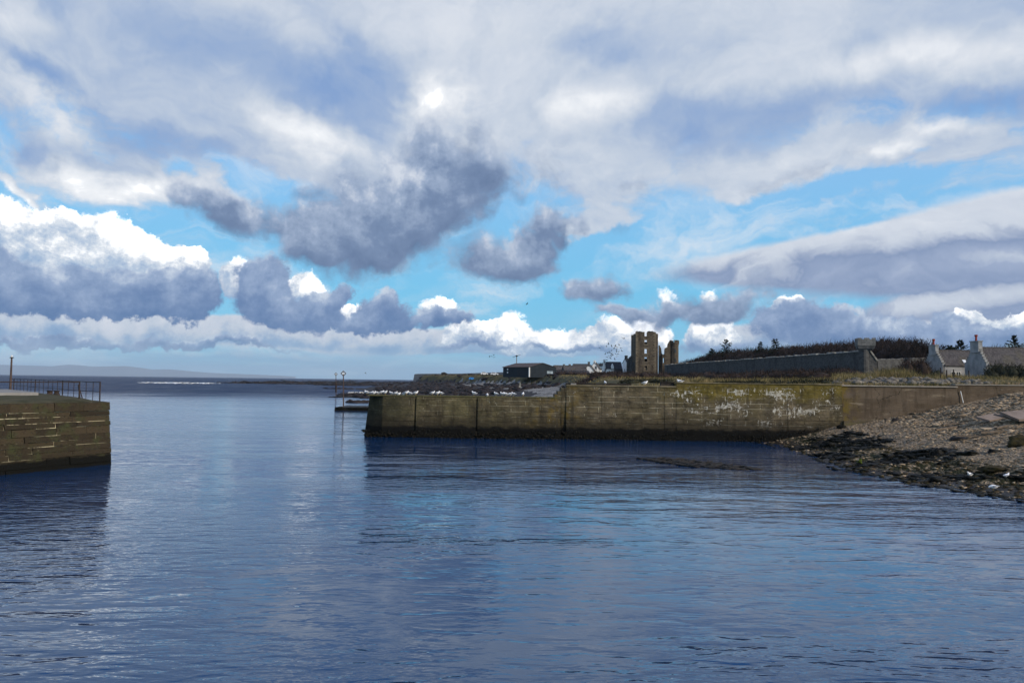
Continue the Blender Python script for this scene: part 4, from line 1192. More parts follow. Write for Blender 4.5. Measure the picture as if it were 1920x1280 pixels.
# ------------------------------------------------------------------ far land
def build_far():
    # hills of the island across the firth
    prof = [(-700, 690), (-400, 686), (-200, 684), (0, 683.7), (45, 684.8), (98, 686.2), (129, 683.3), (150, 684.6), (175, 687), (236, 686), (270, 690), (284, 692.5), (320, 692), (360, 696), (400, 699), (470, 701.5), (528, 704.0), (560, 706)]
    Yh = 24000.0
    px = np.linspace(-700, 556, 220)
    pv = np.interp(px, [p[0] for p in prof], [p[1] for p in prof])
    rows = [(-2600, 0.0), (-1500, .35), (-750, .75), (0, 1.0), (1000, .8), (2400, 0.0)]
    vs, fs = [], []
    for (dy, k) in rows:
        for a, b in zip(px, pv):
            p = at(a, b, Yh)
            h = max(p.z, 2.0) * k * (1 if k in (0, 1) else 1 + .25 * fbm(p.x, dy, 0.0007))
            vs.append((p.x + dy * p.x / Yh, Yh + dy + (300 * fbm(p.x, 1, 0.0005) if k < 1 else 0), h - (3 if k == 0 else 0)))
    n = len(px)
    for j in range(len(rows) - 1):
        fs += [(j * n + i, j * n + i + 1, (j + 1) * n + i + 1, (j + 1) * n + i) for i in range(n - 1)]
    o = raw_mesh('hills', vs, fs, M['hill'], smooth=True); o['kind'] = 'structure'
    # far cliff-edged headland behind the near one
    Yc = 2600.0
    mb = MB()
    tops = [(777, 700.8), (782, 700.4), (800, 700.2), (860, 700.0), (900, 698.6), (943, 697.2), (1000, 696.0), (1060, 696.0)]
    fr = [at(a, b, Yc + (a - 777) * -1.5) for a, b in tops]
    vs, fs = [], []
    for p in fr:
        for (dy, z) in ((-20, 0), (0, p.z * .95), (20, p.z), (500, p.z * 1.03), (900, 0)):
            vs.append((p.x + dy * .1, p.y + dy, z - (3 if z == 0 else 0)))
    for i in range(len(fr) - 1):
        for k in range(4): fs.append((i * 5 + k, (i + 1) * 5 + k, (i + 1) * 5 + k + 1, i * 5 + k + 1))
    fs.append((0, 1, 2, 3, 4))
    mb.add(vs, fs); o = mb.build('headland', M['cliff']); o['kind'] = 'structure'
    # surf over an outlying rock
    pts, ss = [], []
    for p in poly_pts([(255, 717.0), (300, 716.2), (380, 717.2), (415, 718.4), (380, 719.0), (290, 718.2)], 150, 0.1):
        q = rnd.uniform(.5, 1.6); pts.append(p); ss.append((q * 2.2, q * 1.2, rnd.uniform(.03, .15)))
    lump_cloud('surf', pts, ss, M['foam'], 'stuff')
M['cliff'] = simple('far_cliff', (0.05, 0.045, 0.045), (0.09, 0.08, 0.06), 0.02, 0.95)
build_far()
# ------------------------------------------------------------------ ruined castle
def wall_with_holes(mb, x0, x1, z0, z1, y0, y1, holes):
    """upright slab with rectangular openings (hx0, hx1, hz0, hz1) one above another, cut as blocks"""
    holes = sorted(holes, key=lambda h: h[2])
    if not holes:
        return mb.box(x0, x1, y0, y1, z0, z1)
    hx0, hx1 = holes[0][0], holes[0][1]
    mb.box(x0, hx0, y0, y1, z0, z1)
    mb.box(hx1, x1, y0, y1, z0, z1)
    z = z0
    for h in holes:
        mb.box(hx0, hx1, y0 + .001, y1 - .001, z, h[2])
        z = h[3]
    if z < z1: mb.box(hx0, hx1, y0 + .001, y1 - .001, z, z1)
    return mb

def build_castle():
    Y = 280.0
    X = lambda px, y=Y: xat(px, y)
    Z = lambda py, px=1210, y=Y: zat(px, py, y)
    g = 6.4
    root = thing('castle_ruin', 'roofless ruined castle of brown stone with a tall notched tower and a small round turret', 'castle', (X(1215), Y + 4, g))
    x0, x1 = X(1192), X(1229.5)
    xc0, xc1 = X(1208.2), X(1213.6)
    win = [(xc0, xc1, Z(694), Z(686)), (xc0, xc1, Z(677.6), Z(669.4)), (xc0, xc1, Z(662.5), Z(654)), (xc0, xc1, Z(645), Z(637.2))]
    t = MB()
    zt = Z(622)
    # front wall, notch at the top
    wall_with_holes(t, x0, x1, g, Z(630.2), Y, Y + 1.3, win)
    t.box(x0, xc0 + .02, Y, Y + 1.3, Z(630.2) - .01, zt)
    t.box(xc1 - .05, x1, Y, Y + 1.3, Z(630.2) - .01, zt - .05)
    for _ in range(16):     # broken wall head
        x = rnd.choice([rnd.uniform(x0, xc0 - .6), rnd.uniform(xc1, x1 - .6)])
        t.box(x, x + rnd.uniform(.3, .7), Y + .1, Y + 1.2, zt - .05, zt + rnd.uniform(.08, .3))
    # side walls and back wall (the back one broken lower, so that the sky shows through the upper windows)
    t.box(x0 + .003, x0 + 1.3, Y + 1.3, Y + 10.5, g, Z(628))
    t.box(x0 + .2, x0 + 1.1, Y + 3.5, Y + 7.5, Z(628), Z(624.5))
    t.box(x1 - 1.3, x1 - .003, Y + 1.3, Y + 10.5, g, Z(627))
    yb = Y + 10.5
    wall_with_holes(t, X(1184, yb), X(1229, yb), g, zat(1210, 641, yb), yb, yb + 1.3, [(X(1205, yb), X(1218, yb), zat(1210, 672, yb), zat(1210, 654, yb))])
    t.box(X(1184, yb), X(1205, yb), yb, yb + 1.3, zat(1210, 641, yb) - .01, zat(1210, 628, yb))
    t.build('tower', M['castle'], root)
    # stair wing set back to the right
    s = MB()
    s.box(x1 - .2, X(1235.8), Y + 2.2, Y + 9, g, Z(625))
    s.box(x1 + .3, X(1235), Y + 2.4, Y + 8, Z(625), Z(624.2))
    pts = [(1235.6, 705), (1235.6, 647), (1237.2, 648), (1238.0, 650.5), (1239.2, 651), (1240.2, 657), (1240.6, 662), (1242, 664), (1242, 705)]
    s.prism([Vector((X(a, Y + 5), Y + 5, zat(a, b, Y + 5))) for a, b in pts], (0, 1.2, 0))
    s.build('stair_wing', M['castle'], root)
    # window dressings on the front
    for k, h in enumerate(win):
        f = MB()
        e = .28
        f.box(h[0] - e, h[0] - .004, Y - .05, Y + .3, h[2] - .1, h[3] + .1)
        f.box(h[1] + .004, h[1] + e, Y - .05, Y + .3, h[2] - .1, h[3] + .1)
        f.box(h[0] - e - .15, h[1] + e + .15, Y - .09, Y + .3, h[3] + .102, h[3] + .42)
        f.box(h[0] - e - .1, h[1] + e + .1, Y - .11, Y + .3, h[2] - .42, h[2] - .102)
        o = f.build('window_surround', M['quoin'], root)
    d = MB(); d.box(win[0][0] + .02, win[0][1] - .02, Y + .3, Y + .7, g, win[0][3] - .55); d.build('blocked_door', M['quoin'], root)
    q, q2 = MB(), MB()
    z = g
    k = 0
    while z < zt - .5:
        w = .9 if k % 2 else .55
        q.box(x0 - .06, x0 + w, Y - .06, Y + .4, z + .003, z + .52)
        q2.box(x1 - w, x1 + .06, Y - .06, Y + .4, z + .003, z + .52)
        z += .52; k += 1
    q.build('quoin_column', M['quoin'], root); q2.build('quoin_column', M['quoin'], root)
    st = MB(); st.box(x0 - .09, x1 + .09, Y - .12, Y + .2, Z(667.2), Z(666.0)); st.build('string_course', M['castle'], root)
    st = MB(); st.box(x0 - .2, x1 + .3, Y - .5, Y + .02, g - .5, Z(701.5)); st.build('plinth', M['castle'], root)
    # broken curtain between tower and turret
    c = MB()
    Yr = Y + 4
    def pr(lst, th=1.1, y=Yr): c.prism([Vector((X(a, y), y, zat(a, b, y))) for a, b in lst], (0, th, 0))
    pr([(1241.6, 706), (1241.6, 664.5), (1243, 664), (1243, 706)])
    pr([(1243.01, 671), (1243.01, 664), (1245.5, 665), (1245.5, 671)])
    pr([(1243.01, 706), (1243.01, 680), (1245.5, 680), (1245.5, 706)])
    pr([(1245.51, 706), (1245.51, 663.5), (1246.2, 663), (1246.3, 656), (1247.2, 652.3), (1249.5, 652), (1250.5, 650.8), (1251.8, 651), (1252.2, 645), (1253, 643), (1254, 643.2), (1254.4, 640.5), (1257, 640.5), (1257, 706)])
    c.build('curtain_wall', M['castle'], root)
    # turret
    tu = MB()
    cx, cy = X(1264.2, Y + 5), Y + 5
    r = (X(1272.3) - X(1256)) / 2
    n = 10
    tu.path([Vector((cx, cy, g)), Vector((cx, cy, zat(1264, 647, Y + 5)))], [r * 1.02, r], n)
    tu.build('turret', M['castle'], root)
    cp = MB()
    zc = zat(1264, 647, Y + 5)
    cp.path([Vector((cx, cy, zc + .003)), Vector((cx, cy, zc + .45)), Vector((cx, cy, zc + .95))], [r * 1.0, r * 1.14, r * 1.14], n)
    for k in range(n):
        a0 = 2 * math.pi * (k + .12) / n; a1 = 2 * math.pi * (k + .88) / n
        if k in (2,): continue
        hh = .85 if k % 3 else .62
        P = lambda a, rr, z: Vector((cx + math.cos(a) * rr, cy + math.sin(a) * rr, z))
        cp.hexa([P(a0, r * .85, zc + .95), P(a0, r * 1.14, zc + .95), P(a1, r * 1.14, zc + .95), P(a1, r * .85, zc + .95)], [P(a0, r * .85, zc + .95 + hh), P(a0, r * 1.14, zc + .95 + hh), P(a1, r * 1.14, zc + .95 + hh), P(a1, r * .85, zc + .95 + hh)])
    cp.build('battlement', M['castle'], root)
    for (py0, py1) in ((661, 654.5), (679, 671.5)):
        w = MB(); w.box(X(1265.2, Y + 3), X(1267.4, Y + 3), cy - r * 1.02, cy - r * .7, zat(1266, py0, Y + 4), zat(1266, py1, Y + 4)); w.build('window_slit', M['glass'], root)  # dark blocks set on the face, standing in for the shade inside open slits
    # low shadowed wing to the left
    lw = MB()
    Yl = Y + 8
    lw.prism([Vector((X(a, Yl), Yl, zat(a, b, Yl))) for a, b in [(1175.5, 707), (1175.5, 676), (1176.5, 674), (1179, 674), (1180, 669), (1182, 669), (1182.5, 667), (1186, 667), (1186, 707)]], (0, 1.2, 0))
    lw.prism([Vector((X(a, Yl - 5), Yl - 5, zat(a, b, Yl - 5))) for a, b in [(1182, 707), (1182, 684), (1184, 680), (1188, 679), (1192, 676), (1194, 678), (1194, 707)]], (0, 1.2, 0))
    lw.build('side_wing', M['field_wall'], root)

# ------------------------------------------------------------------ houses
def frame_M(origin, ang):
    return Matrix.Translation(origin) @ Matrix.Rotation(ang, 4, 'Z')
def house(name, label, cat, o, ang, L, W, eave, ridge, wall, roof, windows=(), chimneys=(), door=None, group=None, skylights=(), steps=None, cham=None, thick=0.18, over=0.12):
    """gabled house: local x along the ridge (0..L), y across (0..W) from the front wall, z up from the ground"""
    root = thing(name, label, cat, o, ang, group)
    b = MB()
    b.prism([(0, 0, -.6), (0, W, -.6), (0, W, eave), (0, W / 2, ridge - .05), (0, 0, eave)], (L, 0, 0))
    b.build('wall', wall, root, local=True)
    rf = MB()
    k = (ridge - eave) / (W / 2)
    ov = .18
    x0, x1 = (-over, L + over) if steps is None else (.32, L - .32)
    for s in (0, 1):
        ya, yb = (-ov, W / 2) if s == 0 else (W + ov, W / 2)
        za, zb = eave - ov * k + .03, ridge + .03
        rf.hexa([(x0, ya, za), (x1, ya, za), (x1, yb, zb), (x0, yb, zb)], [(x0, ya, za + thick), (x1, ya, za + thick), (x1, yb, zb + thick), (x0, yb, zb + thick)])
    ro = rf.build('roof', roof, root, local=True)
    rg = MB(); rg.path([(x0, W / 2, ridge + thick + .02), (x1, W / 2, ridge + thick + .02)], .10, 6); rg.build('ridge_tiles', roof, ro, local=True)
    if steps:
        for gx in steps:
            g = MB()
            n = 7
            tops = []
            for i in range(n):
                za = eave + (ridge - eave + .25) * i / n
                zb = eave + (ridge - eave + .25) * (i + 1) / n
                y0_ = (W / 2 - .35) * i / n
                g.box(gx - .02, gx + .42, y0_, W - y0_, za if i else -.6, zb)
                dy = (W / 2 - .35) / n + .05
                for ya in (y0_ - .04, W - y0_ - dy):
                    tp = MB(); tp.box(gx - .06, gx + .46, ya, ya + dy + .04, zb + .003, zb + .11); tops.append(tp)
            go = g.build('crow_stepped_gable', wall, root, local=True)
            for tp in tops: tp.build('step_stone', M['cope'], go, local=True)
    for (cx, cw, cd, ch, pots, mt) in chimneys:
        c = MB(); c.box(cx, cx + cw, W / 2 - cd / 2, W / 2 + cd / 2, ridge - .7, ridge + ch)
        c.box(cx - .08, cx + cw + .08, W / 2 - cd / 2 - .08, W / 2 + cd / 2 + .08, ridge + ch + .002, ridge + ch + .16)
        co = c.build('chimney', mt, root, local=True)
        for j in range(pots):
            p = MB()
            py = W / 2 + (j - (pots - 1) / 2) * .5
            z = ridge + ch + .16
            p.path([(cx + cw / 2, py, z), (cx + cw / 2, py, z + .62), (cx + cw / 2, py, z + .66), (cx + cw / 2, py, z + .98), (cx + cw / 2, py, z + 1.0)], [.17, .14, .22, .24, .12], 10)
            p.build('chimney_pot', M['terracotta'], co, local=True)
    for (wx, wz, ww, wh, side) in windows:
        f, p = MB(), MB()
        if side == 'front':
            e = .07
            f.box(wx - e, wx + ww + e, -.05, .05, wz - e, wz); f.box(wx - e, wx + ww + e, -.05, .05, wz + wh, wz + wh + e)
            f.box(wx - e, wx, -.05, .05, wz + .001, wz + wh - .001); f.box(wx + ww, wx + ww + e, -.05, .05, wz + .001, wz + wh - .001)
            f.box(wx + ww / 2 - .03, wx + ww / 2 + .03, -.045, .04, wz + .001, wz + wh - .001)
            p.box(wx + .003, wx + ww - .003, -.02, .03, wz + .003, wz + wh - .003)
        else:                       # on the gable at x = 0
            e = .07
            f.box(-.05, .05, wx - e, wx + ww + e, wz - e, wz); f.box(-.05, .05, wx - e, wx + ww + e, wz + wh, wz + wh + e)
            f.box(-.05, .05, wx - e, wx, wz + .001, wz + wh - .001); f.box(-.05, .05, wx + ww, wx + ww + e, wz + .001, wz + wh - .001)
            p.box(-.02, .03, wx + .003, wx + ww - .003, wz + .003, wz + wh - .003)
        fo = f.build('window', M['white_paint'], root, local=True)
        p.build('pane', M['glass'] if side == 'front' or True else None, fo, local=True)
    for (sx, t, sw, sh) in skylights:
        m = MB()
        y0_, y1_ = W / 2 * t, W / 2 * (t + sh)
        za, zb = eave + k * y0_ + thick + .05, eave + k * y1_ + thick + .05
        m.hexa([(sx, y0_, za), (sx + sw, y0_, za), (sx + sw, y1_, zb), (sx, y1_, zb)], [(sx, y0_, za + .08), (sx + sw, y0_, za + .08), (sx + sw, y1_, zb + .08), (sx, y1_, zb + .08)])
        m.build('skylight', M['skylight'], root, local=True)
    if door:
        dx, dw, dh = door
        m = MB(); m.box(dx, dx + dw, -.06, .05, -.2, dh); m.build('door', M['dark_timber'], root, local=True)
    return root

def build_cottages():
    ang = R(6)
    a = Vector((.82, .57, 0)).normalized()
    n_in = Vector((-.57, .82, 0)).normalized()
    # A: left cottage, front-left corner at photo column 1768
    Ya = 130.0
    oA = Vector((xat(1768, Ya), Ya, 5.5))
    zg = lambda py, px, Y: zat(px, py, Y) - 5.5
    eA, rA = zg(684.5, 1768, Ya), zg(659.5, 1790, Ya + 4)
    wA = 5.0
    house('cottage', 'grey-white cottage with a crow-stepped end, slate roof and one bright skylight', 'cottage', oA, ang, 8.6, wA, eA, rA, M['harl_grey'], M['slate'],
          windows=[(1.5, .5, .75, .95, 'front'), (2.4, .5, .75, .95, 'front')], chimneys=[(-.15, .62, 1.75, .95, 1, M['harl_grey'])], skylights=[(4.0, .06, .75, .22)], steps=[0.0])
    Yb = 121.0
    oB = Vector((xat(1850, Yb), Yb, 5.5))
    eB, rB = zg(684.5, 1850, Yb), zg(654.5, 1870, Yb + 4)
    house('cottage', 'cottage with the taller crow-stepped gable, its slate roof running out of the picture', 'cottage', oB, ang, 16.0, 4.9, eB, rB, M['harl_grey'], M['slate'],
          windows=[(3.0, .7, .8, 1.0, 'front')], chimneys=[(-.15, .70, 1.9, 1.05, 1, M['harl_grey'])], steps=[0.0])
    # posts before the cottages
    for k, (px, py, h) in enumerate(((1788, 712, 1.25), (1775, 709, 1.1), (1817, 705, 1.15), (1764, 712, 1.3))):
        Y = 96.0
        p = Vector((xat(px, Y), Y, gz(xat(px, Y), Y)))
        m = MB(); m.path([p + Vector((0, 0, -.3)), p + Vector((.02, 0, h * .6)), p + Vector((rnd.uniform(-.06, .06), 0, h))], [.085, .08, .07], 7)
        tag(m.build('fence_post', M['dark_timber']), 'dark wooden post in rough grass before the cottages, %s' % ('below the window', 'shorter one beside the window', 'before the taller gable', 'nearest the stepped end')[k], 'post', 'posts before the cottages')

def build_walls():
    # long shaded wall from the ruin to the square-headed turret
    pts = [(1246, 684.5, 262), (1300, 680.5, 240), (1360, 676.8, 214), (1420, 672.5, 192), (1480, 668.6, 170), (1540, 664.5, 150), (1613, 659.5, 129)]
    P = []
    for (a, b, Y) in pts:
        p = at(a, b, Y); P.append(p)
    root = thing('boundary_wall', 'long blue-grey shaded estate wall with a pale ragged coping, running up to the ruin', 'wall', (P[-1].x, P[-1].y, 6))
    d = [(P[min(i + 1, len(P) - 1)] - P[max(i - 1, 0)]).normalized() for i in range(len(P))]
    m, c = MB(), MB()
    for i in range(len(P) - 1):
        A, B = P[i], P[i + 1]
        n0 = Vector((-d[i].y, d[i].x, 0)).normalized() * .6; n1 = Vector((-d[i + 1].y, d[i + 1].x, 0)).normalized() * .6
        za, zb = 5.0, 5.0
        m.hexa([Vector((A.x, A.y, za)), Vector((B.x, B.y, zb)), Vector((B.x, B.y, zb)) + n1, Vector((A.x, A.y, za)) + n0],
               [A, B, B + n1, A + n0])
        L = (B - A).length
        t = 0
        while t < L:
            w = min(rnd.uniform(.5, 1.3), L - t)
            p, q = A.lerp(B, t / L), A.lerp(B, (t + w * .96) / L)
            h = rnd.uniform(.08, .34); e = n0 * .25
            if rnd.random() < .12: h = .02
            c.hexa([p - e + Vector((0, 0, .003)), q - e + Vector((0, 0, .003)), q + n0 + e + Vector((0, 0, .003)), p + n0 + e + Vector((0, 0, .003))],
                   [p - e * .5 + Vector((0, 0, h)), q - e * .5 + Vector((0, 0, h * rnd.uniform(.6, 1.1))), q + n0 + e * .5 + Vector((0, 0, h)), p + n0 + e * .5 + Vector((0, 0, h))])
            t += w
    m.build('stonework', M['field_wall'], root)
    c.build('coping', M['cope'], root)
    # turret at the near end
    Yt = 127.0
    s = Yt / F
    X = lambda px: xat(px, Yt)
    Z = lambda py: zat(1625, py, Yt)
    t = thing('wall_turret', 'grey stone wall turret with a wider square head and a sloping buttress', 'turret', (X(1624), Yt, 6))
    b = MB(); b.path([Vector((X(1623), Yt + .6, 5)), Vector((X(1623), Yt + .6, Z(655)))], [.86, .80], 14); b.build('shaft', M['field_wall'], t)
    h = MB()
    Mt = Matrix.Translation((X(1627.5), Yt + .9, 0)) @ Matrix.Rotation(R(-14), 4, 'Z')
    w = 1.36
    h.box(-w * .8, w * .8, -w * .8, w * .8, Z(655.5), Z(653), Mt); h.box(-w * .92, w * .92, -w * .92, w * .92, Z(653) + .003, Z(648.5), Mt); h.build('corbel', M['cope_grey'], t)
    h = MB(); h.box(-w, w, -w, w, Z(648.5) + .004, Z(636), Mt)
    for (a0, a1) in ((-w, -w * .6), (-w * .25, w * .3), (w * .62, w)):
        h.box(a0, a1, -w, -w + .4, Z(636) + .002, Z(636) + .22, Mt)
    h.box(-w, -w + .4, -w * .2, w, Z(636) + .002, Z(636) + .2, Mt)
    h.build('head', M['turret_stone'], t)
    bt = MB(); bt.prism([Vector((X(a), Yt + .3, zat(a, py, Yt))) for a, py in [(1629, 704), (1629, 656), (1634, 656), (1647, 676), (1647, 704)]], (0, .9, 0)); bt.build('buttress', M['field_wall'], t)
    cp = MB(); cp.prism([Vector((X(a), Yt + .15, zat(a, py, Yt))) for a, py in [(1632, 657.5), (1634, 655.5), (1648, 675), (1646, 677)]], (0, 1.2, 0)); cp.build('sloping_coping', M['cope'], t)
    # lower wall on to the cottages
    A, B = at(1646, 674.8, 127.3), at(1738, 671.5, 141.0)
    lw = thing('boundary_wall', 'lower rubble wall half hidden by brown scrub between the turret and the cottages', 'wall', (A.x, A.y, 6))
    n0 = Vector((-.1, .6, 0))
    m = MB(); m.hexa([Vector((A.x, A.y, 4.8)), Vector((B.x, B.y, 4.8)), Vector((B.x, B.y, 4.8)) + n0, Vector((A.x, A.y, 4.8)) + n0], [A, B, B + n0, A + n0]); m.build('stonework', M['field_wall'], lw)
    c = MB(); L = (B - A).length; q = 0
    while q < L:
        w = min(rnd.uniform(.4, 1.0), L - q); p0, p1 = A.lerp(B, q / L), A.lerp(B, (q + w * .96) / L); h = rnd.uniform(.05, .22)
        c.hexa([p0 - n0 * .2, p1 - n0 * .2, p1 + n0 * 1.2, p0 + n0 * 1.2], [p0 - n0 * .1 + Vector((0, 0, h)), p1 - n0 * .1 + Vector((0, 0, h)), p1 + n0 * 1.1 + Vector((0, 0, h)), p0 + n0 * 1.1 + Vector((0, 0, h))]); q += w
    c.build('coping', M['cope_grey'], lw)
M['cope_grey'] = simple('grey_weathered_stone', (0.15, 0.15, 0.15), (0.06, 0.06, 0.06), 1.2, 0.95, .05, 5)
M['turret_stone'] = masonry('turret_stone', (0.20, 0.20, 0.19), (0.13, 0.13, 0.125), (0.06, 0.06, 0.06), .8, .3, .03, .04, (0.04, 0.04, 0.04), .5, .05)

def build_village():
    # dark barn
    Y = 300.0
    X = lambda px, y=Y: xat(px, y)
    zb = 6.6
    corner = Vector((X(992), Y, zb))
    root = thing('barn', 'dark blue-black barn with a brown sheet roof and a pale double door in its gable', 'barn', corner)
    # gable faces the camera and right, long side faces left: front corner at column 992
    gdir = Vector((.93, .36, 0)).normalized()
    sdir = Vector((-.64, .77, 0)).normalized()
    Wg = (xat(1042, Y + 4) - corner.x) / gdir.x
    Ls = (corner.x - xat(943, Y + 12)) / -sdir.x
    e, r = zat(992, 688.0, Y) - zb, zat(1016, 680.6, Y) - zb
    Pt = lambda u, v, z: corner + gdir * u + sdir * v + Vector((0, 0, z))
    w = MB(); w.prism([Pt(0, 0, -.6), Pt(Wg, 0, -.6), Pt(Wg, 0, e), Pt(Wg / 2, 0, r), Pt(0, 0, e)], sdir * Ls); w.build('wall', M['barn'], root)
    rf = MB()
    for s in (0, 1):
        u0, u1 = (-.35, Wg / 2) if s == 0 else (Wg + .35, Wg / 2)
        k = (r - e) / (Wg / 2)
        z0, z1 = e - .35 * k + .04, r + .04
        rf.hexa([Pt(u0, -.3, z0), Pt(u0, Ls + .3, z0), Pt(u1, Ls + .3, z1), Pt(u1, -.3, z1)], [Pt(u0, -.3, z0 + .14), Pt(u0, Ls + .3, z0 + .14), Pt(u1, Ls + .3, z1 + .14), Pt(u1, -.3, z1 + .14)])
    rf.build('roof', M['barn_roof'], root)
    cp = MB(); cp.hexa([Pt(-.08, -.08, -.5), Pt(.30, -.08, -.5), Pt(.30, .1, -.5), Pt(-.08, .30, -.5)], [Pt(-.08, -.08, e - .1), Pt(.30, -.08, e - .1), Pt(.30, .1, e - .1), Pt(-.08, .30, e - .1)]); cp.build('corner_trim', M['white_paint'], root)
    for k, (u0, u1) in enumerate(((.665, .77), (.785, .885))):
        d = MB(); d.hexa([Pt(Wg * u0, -.10, -.3), Pt(Wg * u1, -.10, -.3), Pt(Wg * u1, .05, -.3), Pt(Wg * u0, .05, -.3)], [Pt(Wg * u0, -.10, 1.95), Pt(Wg * u1, -.10, 1.95), Pt(Wg * u1, .05, 1.95), Pt(Wg * u0, .05, 1.95)]); d.build('door', M['pale_glass'], root)
    for z in (1.0, 2.2):
        s = MB(); s.hexa([Pt(-.07, Ls * .80, z), Pt(.05, Ls * .80, z), Pt(.05, Ls * .84, z), Pt(-.07, Ls * .84, z)], [Pt(-.07, Ls * .80, z + .6), Pt(.05, Ls * .80, z + .6), Pt(.05, Ls * .84, z + .6), Pt(-.07, Ls * .84, z + .6)]); s.build('vent', M['white_paint'], root)
    sd_ = MB(); sd_.hexa([Pt(-.05, Ls * .10, .1), Pt(.05, Ls * .10, .1), Pt(.05, Ls * .45, .1), Pt(-.05, Ls * .45, .1)], [Pt(-.05, Ls * .10, e - .35), Pt(.05, Ls * .10, e - .35), Pt(.05, Ls * .45, e - .35), Pt(-.05, Ls * .45, e - .35)]); sd_.build('sliding_door', M['dark_paint'], root)
    # wind turbine behind it
    Yt = 325.0
    tb = thing('wind_turbine', 'small two-bladed wind turbine on a pale mast behind the barn', 'wind turbine', (xat(969, Yt), Yt, 6.8))
    hub = at(968.8, 667.2, Yt)
    m = MB(); m.tube((hub.x, hub.y, 6.0), hub, .22, .16, 8); m.build('mast', M['slab_pale'], tb)
    m = MB(); m.box(hub.x - .35, hub.x + .35, hub.y - .6, hub.y + .7, hub.z - .25, hub.z + .3); nb = m.build('nacelle', M['dark_paint'], tb)
    for s in (-1, 1):
        b = MB(); d = Vector((1.0 * s, 0, .30 * s)); e0 = Vector((hub.x, hub.y - .75, hub.z))
        b.hexa([e0 + d * .05 + Vector((0, 0, -.13)), e0 + d * .05 + Vector((0, 0, .13)), e0 + d * .05 + Vector((0, .1, .13)), e0 + d * .05 + Vector((0, .1, -.13))],
               [e0 + d * 1.75 + Vector((0, 0, -.05)), e0 + d * 1.75 + Vector((0, 0, .05)), e0 + d * 1.75 + Vector((0, .05, .05)), e0 + d * 1.75 + Vector((0, .05, -.05))])
        b.build('blade', M['dark_paint'], tb)
    # parked cars in the field
    def car(px, py, Y, L, mat, label, rz):
        p = Vector((xat(px, Y), Y, gz(xat(px, Y), Y) + .02))
        rt = thing('parked_car', label, 'car', p, rz)
        s = MB(); s.prism([(-L / 2, -.85, .35), (L / 2, -.85, .35), (L / 2, -.85, .85), (L * .36, -.85, .95), (-L * .5, -.85, 1.0)], (0, 1.7, 0)); s.build('body', mat, rt, local=True)
        c = MB(); c.hexa([(-L * .42, -.78, 1.0), (L * .28, -.78, .96), (L * .28, .78, .96), (-L * .42, .78, 1.0)], [(-L * .34, -.65, 1.5), (L * .10, -.65, 1.5), (L * .10, .65, 1.5), (-L * .34, .65, 1.5)]); cc = c.build('cabin', mat, rt, local=True)
        g = MB(); g.hexa([(-L * .37, -.80, 1.05), (L * .21, -.80, 1.05), (L * .21, .80, 1.05), (-L * .37, .80, 1.05)], [(-L * .33, -.69, 1.42), (L * .09, -.69, 1.42), (L * .09, .69, 1.42), (-L * .33, .69, 1.42)]); g.build('window', M['glass'], cc, local=True)
        for x in (-L * .3, L * .3):
            for y in (-.88, .70):
                w = MB(); w.tube((x, y, .33), (x, y + .18, .33), .33, None, 12); w.build('wheel', M['tyre'], rt, local=True)
    car(885, 703.5, 372, 3.0, M['car_blue'], 'bright blue car parked on the grass headland', R(8))
    car(908, 703.8, 362, 3.3, M['car_white'], 'white car parked between the blue car and the barn, farther from the barn', R(5))
    car(927, 704.3, 352, 3.3, M['car_white'], 'white car parked on the grass closest to the barn', R(-6))
    # low stone hut on the headland
    Yh = 430.0
    h = thing('stone_hut', 'small dark stone hut on the skyline of the grass headland', 'hut', (xat(832, Yh), Yh, 7))
    m = MB(); x0, x1 = xat(827, Yh), xat(838, Yh); m.prism([Vector((x0, Yh, 6.5)), Vector((x1, Yh, 6.5)), Vector((x1, Yh, zat(838, 699.8, Yh))), Vector((x0 + 1.6, Yh, zat(832, 697.4, Yh))), Vector((x0, Yh, zat(827, 698.5, Yh)))], (0, 3, 0)); m.build('wall', M['rock_dark'], h)
    # stone gate pillar on the shingle
    p = at(975, 714, 232); p.z = gz(p.x, p.y)
    m = MB(); m.box(p.x - .35, p.x + .35, p.y, p.y + .6, p.z - .5, p.z + 1.7, None, (.06, .06)); tag(m.build('stone_pillar', M['cope']), 'short pale stone pillar standing below the barn', 'pillar')
    # village roofs and white gables
    g0 = 7.0
    def hs(px, Y, ang, L, W, pe, prg, wall, roof, label, **kw):
        o = Vector((xat(px, Y), Y, g0))
        return house(kw.pop('name', 'house'), label, 'house', o, ang, L, W, zat(px, pe, Y) - g0, zat(px, prg, Y) - g0, wall, roof, **kw)
    hs(1043, 350, R(20), 9, 6, 693, 685.2, M['field_wall'], M['slate'], 'grey-roofed house just clear of the barn gable', chimneys=[(7.6, .7, 1.0, .7, 0, M['cope_grey'])])
    hs(1058, 335, R(8), 8, 6, 694, 686.4, M['field_wall'], M['slate'], 'grey-roofed house second along from the barn', chimneys=[(.1, .7, 1.0, .8, 0, M['cope_grey'])])
    hs(1071, 345, R(-20), 7, 6, 691, 682.6, M['field_wall'], M['slate'], 'steep slate roof rising behind the grey-roofed houses')
    hs(1046, 318, R(4), 13, 5, 699.5, 695.0, M['harl_grey'], M['slate_dark'], 'long low outbuilding in front of the grey roofs', windows=[(6.0, .4, 3.2, .8, 'front')])
    a = R(58)
    hs(1113, 330, R(78), 10, 4.2, 695.0, 684.0, M['harl'], M['slate'], 'white-gabled house with the smaller pointed gable', steps=None, chimneys=[(.0, .6, .9, 1.2, 0, M['cope_grey'])])
